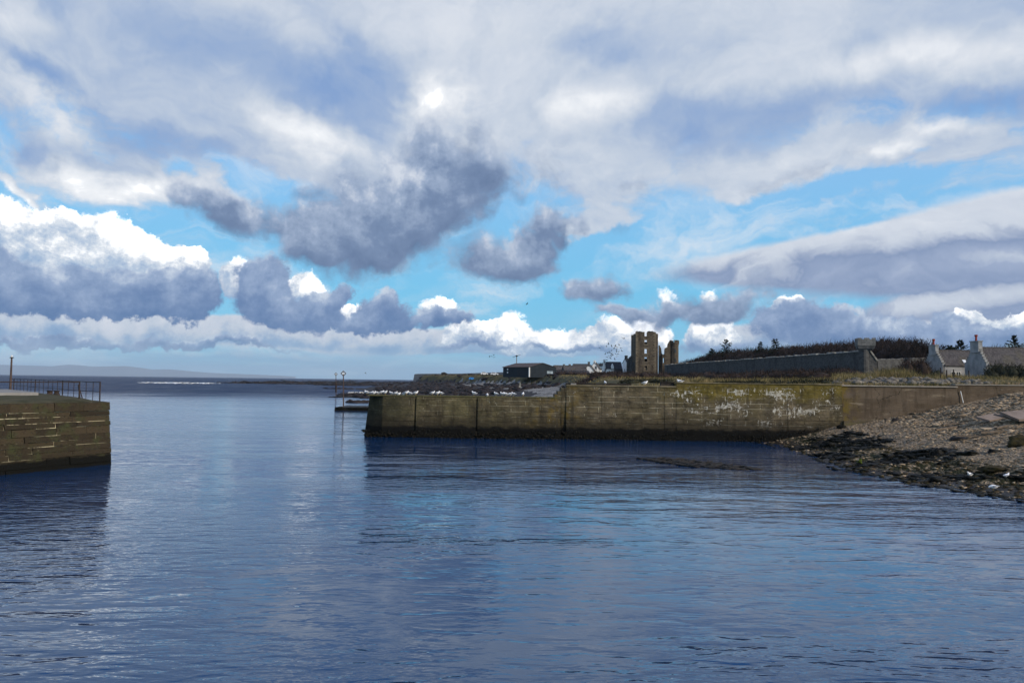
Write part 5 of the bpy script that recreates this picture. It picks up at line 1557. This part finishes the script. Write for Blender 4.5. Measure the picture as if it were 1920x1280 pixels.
    hs(1124, 338, R(78), 10, 4.4, 692.5, 679.5, M['harl'], M['slate'], 'white-gabled house with the larger gable and one dark attic window', windows=[(1.2, zat(1118, 691, 338) - g0 - .2, .8, 1.3, 'gable')], chimneys=[(.0, .6, .9, .8, 0, M['harl'])])
    hs(1080, 322, R(2), 4.6, 4, 698, 691, M['harl'], M['slate'], 'little white cottage with two bright doors below the white gables', windows=[(.3, .2, 1.3, 1.5, 'front'), (2.6, .2, 1.3, 1.5, 'front')])
    # white crow-stepped house by the ruin
    Yw = 292.0
    hw = hs(1133.5, Yw, R(0), (xat(1168, Yw) - xat(1133.5, Yw)), 7, 691.0, 678.8, M['harl'], M['slate_dark'], 'white harled house with a dark slate roof and tall end chimneys beside the ruin', steps=[0.0],
            windows=[(.9, .5, .7, 1.0, 'front'), (2.2, .5, .7, 1.0, 'front'), (3.3, .5, .7, 1.0, 'front')], chimneys=[(-.1, .8, 1.6, .9, 0, M['harl'])], name='white_house')
    b = MB(); z = lambda py: zat(1150, py, Yw)
    b.box(xat(1151.5, Yw), xat(1165.5, Yw), Yw - 2.6, Yw - .01, g0 - .5, z(691.5)); b.build('extension', M['slate_dark'], hw)
    d = MB(); d.prism([Vector((xat(a_, Yw - 1), Yw - 1.0, z(p))) for a_, p in ((1146.5, 691), (1146.5, 687), (1148.6, 681.5), (1150.8, 687), (1150.8, 691))], (0, 2.2, 0)); d.build('dormer', M['harl'], hw)
    hs(1176, 297, R(13), 9, 5.0, 681, 672.5, M['harl'], M['slate_dark'], 'tall white gable closest to the ruin, with a dark chimney', windows=[(2.3, 1.6, .6, 1.2, 'gable')], chimneys=[(.1, .8, 1.2, 1.2, 0, M['barn'])], name='white_house')

# ------------------------------------------------------------------ harbour marks
def build_marks():
    def mark(px, ptop, pbase, Y, lab, slab_px0, slab_px1):
        b = at(px, pbase, Y); t = at(px, ptop, Y)
        rt = thing('channel_mark', lab, 'navigation mark', (b.x, b.y, b.z), 0, 'channel marks')
        m = MB(); m.tube((b.x, b.y, b.z - .1), (t.x, t.y, t.z - .5), .09, .075, 10); m.build('pole', M['pole_paint'], rt)
        s = .36
        c = Vector((t.x, t.y, t.z - .5))
        f = MB()
        cs = [c + Vector((s, 0, 0)), c + Vector((0, 0, s)), c + Vector((-s, 0, 0)), c + Vector((0, 0, -s))]
        for i in range(4): f.tube(cs[i], cs[(i + 1) % 4], .055, None, 8)
        f.build('diamond_frame', M['pole_paint'], rt)
        d = MB(); d.tube(c + Vector((0, -.09, 0)), c + Vector((0, .09, 0)), .15, None, 14); d.build('lamp', M['white_paint'], rt)
        q = MB(); q.tube(c + Vector((0, 0, -s)), c + Vector((0, 0, s)), .045); q.build('stay', M['pole_paint'], rt)
        return b
    b = mark(644, 693.5, 762.5, 112, 'taller diamond-headed channel mark on the low concrete footing closer to the wall', 0, 0)
    b2 = mark(630, 697.5, 743.0, 190, 'smaller diamond-headed channel mark standing farther out on the rocks', 0, 0)
    m = MB(); m.tube((b2.x - .02, b2.y - .1, b2.z + 1.0), (b2.x - .02, b2.y - .1, b2.z + 3.2), .20, None, 10); o = m.build('sleeve', M['iron'], bpy.data.objects['channel_mark.001'])
    for k, (p, w, dep, h, lab) in enumerate(((b, 6.2, 6, .42, 'long low weed-dark concrete footing under the taller channel mark'), (b2, 8.5, 9, .40, 'low dark footing under the smaller channel mark'))):
        m = MB()
        x = p.x - .9
        m.box(p.x - 1.0, p.x + w, p.y - dep * .3, p.y + dep, -.6, p.z, None, (.15, .15))
        for _ in range(14):
            xx = rnd.uniform(p.x - 1.0, p.x + w - 1); m.ball((xx, p.y - dep * .3 + .1, p.z - .1), (rnd.uniform(.3, .8), .2, rnd.uniform(.1, .2)), 8, 5, .3)
        tag(m.build('mark_footing', M['weed']), lab, 'footing')
build_castle(); build_cottages(); build_walls(); build_village(); build_marks()
# ------------------------------------------------------------------ plants
def twig_mesh(bases, dirs, lens, wid, bend=0.25):
    """thin bent twigs: two stacked triangles each, as arrays"""
    b, d, L = np.asarray(bases, float), np.asarray(dirs, float), np.asarray(lens, float)[:, None]
    n = len(b)
    d = d / np.linalg.norm(d, axis=1, keepdims=True)
    a = nrg.normal(size=(n, 3)); s = np.cross(d, a); s /= np.linalg.norm(s, axis=1, keepdims=True)
    w = np.broadcast_to(np.asarray(wid, float), (n,))[:, None]
    m = b + d * L * .5
    t = b + (d + nrg.normal(size=(n, 3)) * bend) * L
    v = np.stack([b - s * w, b + s * w, m - s * w * .8, m + s * w * .8, t], 1).reshape(-1, 3)
    k = (np.arange(n) * 5)[:, None]
    f = np.concatenate([k + [0, 1, 3], k + [0, 3, 2], k + [2, 3, 4]], 1).reshape(-1, 3)
    return v, f

def bush_hull(cs, rs, n_per, L, wid, up=.35, lean=(0, 0, 0)):
    bs, ds, ls = [], [], []
    for c, r in zip(cs, rs):
        for _ in range(n_per):
            u = Vector((rnd.gauss(0, 1), rnd.gauss(0, 1), rnd.gauss(0, 1))).normalized()
            k = rnd.random() ** .45
            p = Vector(c) + Vector((u.x * r[0], u.y * r[1], abs(u.z) * r[2])) * k
            bs.append(p); ds.append(u + Vector((lean[0], lean[1], up + lean[2])) + Vector((rnd.gauss(0, .3), rnd.gauss(0, .3), rnd.gauss(0, .3)))); ls.append(L * rnd.uniform(.5, 1.3))
    return bs, ds, ls

def build_wood():
    # the windswept wood behind the long wall: photo skyline against distance
    sky = [(1276, 676, 268), (1300, 671, 258), (1325, 661, 250), (1350, 652, 238), (1380, 650, 230), (1420, 647, 214), (1460, 645, 202), (1500, 641, 190), (1540, 637.5, 178), (1580, 635.5, 168), (1620, 632, 160), (1660, 629, 152), (1700, 630, 148), (1730, 645, 146), (1752, 658, 146)]
    bs, ds, ls = [], [], []
    cs, ss = [], []
    for i in range(170):
        t = i / 169 * (len(sky) - 1)
        k = min(int(t), len(sky) - 2); f = t - k
        px = sky[k][0] * (1 - f) + sky[k + 1][0] * f; py = sky[k][1] * (1 - f) + sky[k + 1][1] * f; Y = sky[k][2] * (1 - f) + sky[k + 1][2] * f
        for row in range(3):
            Yr = Y + row * 7 + rnd.uniform(-2, 2)
            x = xat(px, Yr) + rnd.uniform(-.8, .8)
            zt = zat(px, py + 1.5 + row * 0, Yr) + rnd.uniform(-.9, .15) - (0.9 if row == 0 else 0)
            g = gz(x, Yr)
            h = zt - g
            c = Vector((x, Yr, g + h * .58)); r = (2.3, 2.3, max(h * .40, .6))
            cs.append((x, Yr, g + h * .46)); ss.append((2.2, 2.0, h * .40))
            b, d, l = bush_hull([c], [r], 240, .85, .05, .35, (.25, 0, 0))
            bs += b; ds += d; ls += l
    v, f = twig_mesh(bs, ds, ls, .032)
    o = raw_mesh('woodland', v, f, M['twig']); o['kind'] = 'stuff'
    o = lump_cloud('woodland', cs, ss, M['twig'], 'stuff')
    # behind the cottages
    bs, ds, ls = [], [], []; cs, ss = [], []
    sky = [(1768, 655, 190), (1800, 653, 190), (1830, 655, 188), (1860, 648, 186), (1900, 643, 182), (1940, 643, 180), (1990, 640, 180)]
    for i in range(70):
        t = i / 69 * (len(sky) - 1)
        k = min(int(t), len(sky) - 2); f = t - k
        px = sky[k][0] * (1 - f) + sky[k + 1][0] * f; py = sky[k][1] * (1 - f) + sky[k + 1][1] * f; Y = sky[k][2] * (1 - f) + sky[k + 1][2] * f
        x = xat(px, Y) + rnd.uniform(-.8, .8); zt = zat(px, py, Y) + rnd.uniform(-.7, .2); g = gz(x, Y); h = zt - g
        cs.append((x, Y, g + h * .46)); ss.append((2.2, 2.0, h * .40))
        b, d, l = bush_hull([Vector((x, Y, g + h * .58))], [(2.3, 2.3, h * .40)], 240, .85, .05, .35, (.25, 0, 0)); bs += b; ds += d; ls += l
    v, f = twig_mesh(bs, ds, ls, .032)
    o = raw_mesh('woodland', v, f, M['twig']); o['kind'] = 'stuff'
    o = lump_cloud('woodland', cs, ss, M['twig'], 'stuff')

def bare_tree(px, Y, ptop, spread, label, seed, lean=.35):
    rr = random.Random(seed)
    x = xat(px, Y); g = gz(x, Y)
    H = zat(px, ptop, Y) - g
    root = thing('bare_tree', label, 'tree', (x, Y, g))
    tr, cr = MB(), MB()
    bs, ds, ls = [], [], []
    def grow(p, d, L, r, lev):
        pts = [p]; q = p.copy(); dd = d.copy()
        for _ in range(3):
            dd = (dd + Vector((rr.gauss(0, .16) + lean * .05, rr.gauss(0, .16), .07))).normalized()
            q = q + dd * L / 3; pts.append(q.copy())
        (tr if lev < 2 else cr).path(pts, [r, r * .9, r * .78, r * .6], 6 if lev < 2 else 4)
        if lev >= 4:
            for _ in range(5):
                bs.append(pts[rr.randint(1, 3)]); ds.append(dd + Vector((rr.gauss(lean * .3, .5), rr.gauss(0, .5), rr.gauss(.25, .4)))); ls.append(rr.uniform(.35, .9))
            return
        for _ in range(3 if lev < 3 else 3):
            a = Vector((rr.gauss(lean * .25, .55), rr.gauss(0, .55), rr.gauss(.15, .28)))
            grow(pts[rr.choice([2, 3, 3])], (dd + a).normalized(), L * rr.uniform(.62, .8), r * .58, lev + 1)
    for k in range(3):
        grow(Vector((x + (k - 1) * spread * .16, Y + rr.uniform(-.5, .5), g - .2)), Vector((rr.uniform(-.35, .45), rr.uniform(-.2, .2), 1)).normalized(), H * .34, .20, 0)
    tr.build('trunk', M['bark'], root)
    b = cr.build('branches', M['bark'], root)
    v, f = twig_mesh(bs, ds, ls, .03)
    t = raw_mesh('twigs', v, f, M['twig'])
    t.data.transform(chain(root).inverted()); t.parent = root
    return root

def conifer(px, Y, ptop, pbase, w, label, seed, sparse=0):
    rr = random.Random(seed)
    x = xat(px, Y); g = gz(x, Y); zt = zat(px, ptop, Y); zb = zat(px, pbase, Y)
    root = thing('conifer', label, 'tree', (x, Y, g))
    m = MB(); m.path([Vector((x, Y, g - .2)), Vector((x + .1, Y, (g + zt) / 2)), Vector((x + .2, Y, zt))], [.22, .15, .03], 7); m.build('trunk', M['bark'], root)
    bs, ds, ls = [], [], []
    n = 13 - sparse * 3
    for k in range(n):
        t = k / (n - 1)
        z = zb + (zt - zb) * t
        L = w * (1 - t * .88) * rr.uniform(.45, 1.2)
        for j in range(6):
            a = rr.uniform(0, 6.28)
            d = Vector((math.cos(a), math.sin(a), .30 - .25 * (1 - t)))
            for q in range(16):
                s = rr.uniform(.1, 1)
                bs.append(Vector((x, Y, z)) + d * L * s + Vector((0, 0, .12 * L * s * s))); ds.append(d + Vector((rr.gauss(0, .5), rr.gauss(0, .5), rr.gauss(.25, .3)))); ls.append(rr.uniform(.25, .55) * (1.2 - s * .4))
    v, f = twig_mesh(bs, ds, ls, .085, .15)
    c = raw_mesh('crown', v, f, M['conifer']); c.data.transform(chain(root).inverted()); c.parent = root

def blades(name, pts, hs, w, mat, lean=.25):
    n = len(pts)
    d = nrg.normal(size=(n, 3)) * lean; d[:, 2] = 1
    v, f = twig_mesh(pts, d, hs, w, .22)
    o = raw_mesh(name, v, f, mat); o['kind'] = 'stuff'
    return o

def build_grass():
    mt, N = material('dry_grass')
    g = N.new('ShaderNodeNewGeometry')
    n = N.noise(g.outputs['Position'], 0.18, 5, .6)
    c = N.mix(g.outputs['Random Per Island'], (0.11, 0.085, 0.035), (0.34, 0.26, 0.13))
    c = N.mix(N.ss(n, 0.42, 0.6), c, (0.10, 0.088, 0.034))
    N.out(Base_Color=c, Roughness=0.9)
    M['dry_grass'] = mt
    pts, hs = [], []
    # rough grass behind the wall and on the bank, denser where hummocks rise
    n = 0
    while n < 26000:
        y = 63.2 + 50 * rnd.random() ** 1.5
        x = rnd.uniform(float(ip(y, BANK)), .72 * y + 2)
        d = float(wob(np.array([x * 1.0]), np.array([y * 1.0]), 3.0)[0])
        right = min(1, max(0, (x / y - .18) / .15))
        if rnd.random() > .25 + .55 * right + d * .9: continue
        z = gz(x, y)
        pts.append((x, y, z - .03)); hs.append(rnd.uniform(.12, .42) * (1 + max(0, d) * 1.5) * (.6 + .6 * right) * (.55 if right > .5 and y < 86 else 1)); n += 1
    blades('rough_grass', pts, hs, .022, M['dry_grass'])
    # farther grass, larger tussocks
    pts, hs = [], []
    for _ in range(9000):
        y = rnd.uniform(110, 250); x = rnd.uniform(float(ip(y, BANK)), .68 * y)
        pts.append((x, y, gz(x, y) - .05)); hs.append(rnd.uniform(.2, .6))
    for _ in range(5000):
        y = rnd.uniform(250, 430); x = rnd.uniform(float(ip(y, BANK)) + 4, .14 * y)
        pts.append((x, y, gz(x, y) - .05)); hs.append(rnd.uniform(.2, .5))
    blades('rough_grass', pts, hs, .06, M['dry_grass'])
    # tall reed-pale stand before the lower wall
    pts, hs = [], []
    for _ in range(2600):
        px = rnd.gauss(1676, 18); Y = rnd.uniform(100, 112); x = xat(px, Y)
        pts.append((x, Y, gz(x, Y))); hs.append(rnd.uniform(.6, 1.35))
    for _ in range(1500):
        px = rnd.uniform(1560, 1640); Y = rnd.uniform(82, 100); x = xat(px, Y)
        pts.append((x, Y, gz(x, Y))); hs.append(rnd.uniform(.3, .8))
    blades('reeds', pts, hs, .022, M['dry_grass'], .16)
    # grassy hummock right behind the wall (photo columns 1296-1335)
    pts, hs = [], []
    for _ in range(1800):
        t = rnd.random(); px = 1290 + 50 * t; Y = rnd.uniform(66, 71); x = xat(px, Y)
        pts.append((x, Y, gz(x, Y) + .55 * math.sin(math.pi * min(1, t * 1.1)) * rnd.random())); hs.append(rnd.uniform(.15, .4))
    blades('rough_grass', pts, hs, .022, M['dry_grass'])

M['rubble_stone'] = simple('weathered_rubble', (0.20, 0.18, 0.15), (0.05, 0.045, 0.04), 2.2, 0.95, .05, 6)
def build_scrub():
    # dark brown brambles at the foot of the long wall and below the ruin
    def band(line, n, r, mat, name, per=60, wid=.035, L=.6, up=.5):
        cs, rs, ss = [], [], []
        for _ in range(n):
            t = rnd.random() * (len(line) - 1); k = min(int(t), len(line) - 2); f = t - k
            px = line[k][0] * (1 - f) + line[k + 1][0] * f; Y = (line[k][1] * (1 - f) + line[k + 1][1] * f) + rnd.uniform(-3, 3)
            hh = line[k][2] * (1 - f) + line[k + 1][2] * f
            x = xat(px, Y); z = gz(x, Y); h = hh * rnd.uniform(.65, 1.1)
            cs.append(Vector((x, Y, z + .1))); rs.append((r, r * .8, h)); ss.append((r, r * .8, h * .75))
        b, d, l = bush_hull(cs, rs, per, L, wid, up)
        v, f = twig_mesh(b, d, l, wid)
        o = raw_mesh(name, v, f, mat); o['kind'] = 'stuff'
        lump_cloud(name, [tuple(c) for c in cs], ss, mat, 'stuff')
    band([(1262, 246, 1.4), (1330, 214, 1.7), (1400, 186, 1.7), (1480, 156, 1.7), (1550, 136, 1.5), (1600, 122, 1.0)], 150, 1.7, M['scrub'], 'scrub')
    band([(1045, 285, 1.5), (1100, 275, 1.6), (1150, 265, 1.6), (1200, 258, 1.3), (1262, 248, 1.2)], 90, 2.2, M['scrub'], 'scrub', 50, .05, .8)
    band([(1300, 150, 1.3), (1360, 128, 1.3), (1430, 112, 1.2), (1500, 100, 1.0), (1545, 94, .8)], 110, 1.5, M['scrub'], 'scrub')
    band([(1062, 150, .9), (1130, 160, 1.1), (1190, 165, 1.1), (1260, 170, 1.2)], 80, 1.6, M['scrub'], 'scrub', 50, .04, .7)
    band([(1064, 74, .28), (1120, 76, .32), (1200, 78, .3), (1255, 80, .3)], 60, .8, M['bush'], 'scrub', 50, .025, .3)
    band([(1345, 70, .22), (1400, 70, .25), (1470, 69, .25), (1560, 70, .3)], 60, .7, M['bush'], 'scrub', 50, .025, .3)
    band([(1690, 121, 2.2), (1715, 120, 3.0), (1738, 119, 2.4)], 34, 1.0, M['scrub'], 'scrub', 90, .03, .7, .8)
    band([(1655, 122, 1.2), (1690, 121, 1.4)], 14, .9, M['scrub'], 'scrub', 60, .03, .6)
    band([(1856, 112, 2.0), (1880, 111, 2.3), (1905, 110, 2.0), (1940, 109, 2.0)], 46, .9, M['bush'], 'scrub', 90, .035, .45)
    band([(1735, 118, .8), (1760, 116, 1.0)], 12, .7, M['bush'], 'scrub', 60, .03, .4)
    # rubble along the bank behind the brown concrete wall
    pts, ss = [], []
    for _ in range(620):
        px = rnd.gauss(1690, 70); Y = rnd.uniform(66, 88); x = xat(px, Y)
        if px < 1560: continue
        q = rnd.choice([.12, .16, .2, .26, .36]) * rnd.uniform(.7, 1.2)
        pts.append((x, Y, gz(x, Y) + q * .4)); ss.append((q * 1.5, q, q * .65))
    lump_cloud('rubble', pts, ss, M['rubble_stone'], 'stuff')
    pts, ss = [], []
    for _ in range(260):
        px = rnd.uniform(1560, 1930); Y = rnd.uniform(63, 80); x = xat(px, Y)
        q = rnd.choice([.10, .14, .2]) * rnd.uniform(.7, 1.2)
        pts.append((x, Y, gz(x, Y) + q * .2)); ss.append((q * 1.5, q, q * .6))
    lump_cloud('rubble', pts, ss, M['brown_stone'], 'stuff')
build_wood()
bare_tree(1702, 140, 626.5, 9, 'spreading bare tree with dark open branches above the lower wall', 5)
bare_tree(1733, 142, 633, 7, 'leaning bare tree at the end of the wood, next to the cottage chimney', 9, .7)
bare_tree(1120, 350, 676, 8, 'bare dark tree behind the white village gables', 12, .1)
conifer(1361, 236, 638, 670, 4.0, 'dark conifer standing above the wood, closest to the ruin', 3)
conifer(1335, 246, 655, 678, 3.0, 'small ragged conifer on the edge of the wood next to the ruin', 6)
conifer(1426, 212, 643, 668, 2.4, 'slim conifer tip above the middle of the wood', 4, 1)
conifer(1454, 203, 638, 666, 3.0, 'spiky conifer top above the middle of the wood', 8, 1)
conifer(1801, 176, 640, 668, 3.0, 'dark conifer between the two cottage chimneys', 15)
conifer(1782, 178, 650, 668, 2.6, 'low ragged conifer just behind the cottage ridge', 17)
conifer(1903, 174, 631, 656, 2.4, 'conifer with open tiers behind the taller cottage roof', 19, 1)
build_grass()
build_scrub()
# ------------------------------------------------------------------ gulls
def gull_mesh(pose):
    m = MB()
    # body, neck and head as one lofted surface along a bent axis
    ax = {'stand': [(-.30, 0, .21), (-.24, 0, .22), (-.14, 0, .23), (-.02, 0, .25), (.08, 0, .28), (.13, 0, .33), (.155, 0, .375), (.185, 0, .40), (.215, 0, .395)],
          'sit': [(-.28, 0, .10), (-.22, 0, .10), (-.12, 0, .10), (0, 0, .11), (.08, 0, .13), (.12, 0, .17), (.14, 0, .205), (.17, 0, .22), (.20, 0, .215)],
          'preen': [(-.28, 0, .24), (-.22, 0, .235), (-.12, 0, .23), (0, 0, .23), (.08, 0, .24), (.14, 0, .24), (.18, 0, .22), (.21, 0, .19), (.235, 0, .16)]}[pose]
    m.cur = 0
    m.path(ax, [.014, .055, .105, .122, .10, .066, .058, .055, .024], 12)
    m.cur = 1
    for s in (-1, 1):       # folded wings
        b = Vector(ax[2])
        m.path([Vector(ax[4]) + Vector((-.02, s * .09, .01)), Vector(ax[3]) + Vector((0, s * .108, .03)), Vector(ax[2]) + Vector((0, s * .095, .035)), Vector(ax[0]) + Vector((-.02, s * .03, .035)), Vector(ax[0]) + Vector((-.08, s * .012, .03))], [.018, .05, .05, .026, .006], 8)
    m.cur = 2
    h = Vector(ax[8]); d = (Vector(ax[8]) - Vector(ax[7])).normalized()
    m.path([h - d * .01, h + d * .04, h + d * .062 + Vector((0, 0, -.008))], [.014, .011, .003], 6)
    if pose != 'sit':
        for s in (-1, 1):
            m.path([Vector((-.02, s * .035, .19)), Vector((-.01, s * .035, .10)), Vector((-.015, s * .035, .0))], [.012, .007, .007], 6)
            m.box(-.03, .035, s * .035 - .022, s * .035 + .022, 0, .008)
    return m
GULL = {}
def gull(px, pos, rz, label, group, pose='stand', sc=1.0):
    if pose not in GULL:
        o = gull_mesh(pose).build('gull', [M['gull_white'], M['gull_grey'], M['beak']], smooth=True)
        GULL[pose] = o
    else:
        o = GULL[pose].copy(); COL.objects.link(o)
    o.location = pos; o.rotation_euler = (0, 0, rz); o.scale = (sc, sc, sc)
    tag(o, label, 'gull', group)
    return o
def build_gulls():
    zA = 3.28
    rr = random.Random(3)
    ordn = ['first', 'second', 'third', 'fourth', 'fifth', 'sixth', 'seventh', 'eighth', 'ninth', 'tenth', 'eleventh', 'twelfth', 'thirteenth', 'fourteenth', 'fifteenth', 'sixteenth']
    G1 = 'gulls on the low harbour wall'
    A = [688, 697, 701.5, 707, 716.5, 723, 734, 742, 748, 757, 762.5, 769.5, 780.5]
    for i, px in enumerate(A):
        dy = (.35, 1.6, .9, 2.2, .5)[i % 5] if i not in (8, 12) else .3
        gull(px, (xat(px, QY + dy), QY + dy, zA if dy < .8 else 3.203), R(rr.choice([0, 180, 20, 160, -20])), 'white gull, %s from the free end in the crowd on the low wall' % ordn[i], G1, 'sit' if i in (8, 9) else 'stand', .80)
    B = [(811.7, .5, 'white gull standing alone next to the pair in the middle of the low wall'), (821, .4, 'white gull of the middle pair on the low wall, nearer the free end'), (826.7, .5, 'white gull of the middle pair on the low wall, nearer the stepped stones')]
    for px, dy, lab in B: gull(px, (xat(px, QY + dy), QY + dy, zA), R(rr.choice([0, 170])), lab, G1, 'stand', .80)
    gull(889, (xat(889, QY + .5), QY + .5, zA), R(160), 'white gull with raised head standing by the dark joint in the low wall', G1, 'stand', .88)
    gull(914, (xat(914, QY + .15), QY + .15, zA), R(90), 'white gull crouching on the very lip of the low wall', G1, 'sit', .85)
    Cc = [(930, 'first'), (941.7, 'second'), (948, 'third'), (956.7, 'fourth'), (963, 'fifth')]
    for px, w in Cc: gull(px, (xat(px, QY + .5), QY + .5, zA), R(rr.choice([0, 180, 150])), 'white gull, %s from the free end in the line of five on the low wall' % w, G1, 'preen' if w == 'fourth' else 'stand', .80)
    gull(981, (xat(981, QY + .4), QY + .4, zA), R(80), 'lone white gull closest to the stepped stones on the low wall', G1, 'stand', .80)
    # tall wall
    gull(1134.7, (xat(1134.7, QY + .9), QY + .9, 4.27), R(100), 'small white gull on the tall wall in front of the stone ledge', None, 'stand', .75)
    gull(1210, (xat(1210, QY + .5), QY + .5, 4.26), R(10), 'white gull standing on the tall wall below the ruined tower', None, 'stand', .9)
    gull(1274, (xat(1274, QY + 1.1), QY + 1.1, 4.52), R(185), 'white gull resting at the step in the tall wall top', None, 'sit', 1.1)
    # out on the rocks
    p = onz(742, 729, .3); p.z = .55
    gull(742, p, R(10), 'white gull alone on the weedy rocks beyond the low wall', None, 'stand', 1.5)
    for i in range(14):
        px = 653 + i * 3.4 + rr.uniform(-1.2, 1.2); q = onz(px, 738.6, .3); q.z = .36 + rr.uniform(0, .1)
        gull(px, q, R(rr.uniform(0, 360)), 'small pale gull in the flock on the skerry behind the marks', 'gulls on the skerry', 'stand', 1.25)
    # on the beach
    for px, py, lab, pose, s, rz in ((1818, 896, 'grey-backed gull among weed on the beach, farthest up the waterline', 'stand', .68, 205), (1862, 920, 'white gull wading at the very edge of the water', 'preen', .72, 170), (1888, 899, 'pale gull on the weed behind the wading gull', 'stand', .62, 20)):
        y = 20.0
        while y < 50:
            q = at(px, py, y)
            if q.z <= BEACH(q.x, y) : break
            y += .1
        q.z = max(BEACH(q.x, q.y), -.02)
        gull(px, q, R(rz), lab, 'gulls on the beach', pose, s)

def build_flyers():
    def bird_mesh(flap):
        m = MB()
        m.path([(-.16, 0, 0), (-.08, 0, .0), (.04, 0, .01), (.13, 0, .02), (.18, 0, .015)], [.012, .05, .06, .035, .006], 8)
        for s in (-1, 1):
            a = [Vector((.08, s * .03, .02)), Vector((.10, s * .24, .02 + flap * .16)), Vector((.0, s * .50, .02 + flap * .24)), Vector((-.06, s * .24, flap * .14)), Vector((-.08, s * .03, .0))]
            m.prism([a[0], a[1], a[3], a[4]], (0, 0, .012)); m.prism([a[1], a[2], a[3]], (0, 0, .012))
        m.prism([(-.14, -.02, 0), (-.28, -.06, 0), (-.28, .06, 0), (-.14, .02, 0)], (0, 0, .01))
        return m
    proto = [bird_mesh(f).build('flying_bird', M['bird_dark']) for f in (1.2, .3, -.8)]
    used = set()
    rr = random.Random(21)
    def fly(px, py, Y, lab, grp, sc):
        k = rr.randrange(3)
        if k not in used: o = proto[k]; used.add(k)
        else:
            o = proto[k].copy(); COL.objects.link(o)
        o.location = at(px, py, Y); o.rotation_euler = (rr.uniform(-.6, .6), rr.uniform(-.3, .3), rr.uniform(0, 6.28)); o.scale = (sc,) * 3
        tag(o, lab, 'bird', grp)
    pts = [(1124, 651.5), (1137, 649.5), (1141, 645.5), (1147, 649.5), (1153, 649), (1154, 648.5), (1161, 647), (1156.5, 651), (1163, 652.5), (1147, 656.5), (1156, 655.5), (1166, 658.5), (1160, 659), (1156, 659.3), (1159, 663), (1154, 662.6), (1147, 661.3), (1143.5, 661.5), (1139.5, 662), (1135, 664), (1141.5, 667), (1146, 668), (1149, 666), (1144.5, 671.5), (1138, 669), (1138, 674.5), (1153, 674), (1156, 668.5), (1168, 634.5), (1170, 635), (1159.5, 659.5), (1146, 664.5), (1151, 653.5)]
    for (a, b) in pts:
        fly(a, b, 230 + rr.uniform(-14, 14), 'tiny dark bird wheeling in the flock between the white house and the ruined tower', 'flock by the ruined tower', 1.25)
    for (a, b) in ((922, 668), (925, 670), (918, 667.5), (926, 664.8)):
        fly(a, b, 260, 'tiny dark bird in the loose cluster over the headland, clear of the turbine', 'birds over the headland', 1.35)
    fly(988, 570, 150, 'single dark bird flying high in the clear sky above the barn', None, 1.0)
    fly(685, 698.5, 200, 'dark bird low over the sea beside the taller channel mark', None, 1.0)
build_gulls(); build_flyers()
# ------------------------------------------------------------------ render settings
scene.render.engine = 'CYCLES'
scene.cycles.use_adaptive_sampling = True
scene.cycles.adaptive_threshold = 0.01
scene.cycles.max_bounces = 6
scene.cycles.diffuse_bounces = 3
scene.cycles.glossy_bounces = 3
scene.cycles.transmission_bounces = 4
scene.cycles.volume_bounces = 0
scene.cycles.use_denoising = True
scene.cycles.denoiser = 'OPENIMAGEDENOISE'
scene.cycles.denoising_input_passes = 'RGB_ALBEDO_NORMAL'
scene.cycles.denoising_prefilter = 'ACCURATE'
scene.view_settings.view_transform = 'Standard'
scene.view_settings.look = 'None'
scene.view_settings.exposure = 0.0
scene.view_settings.gamma = 1.0
scene.render.resolution_x = 1024
scene.render.resolution_y = 682
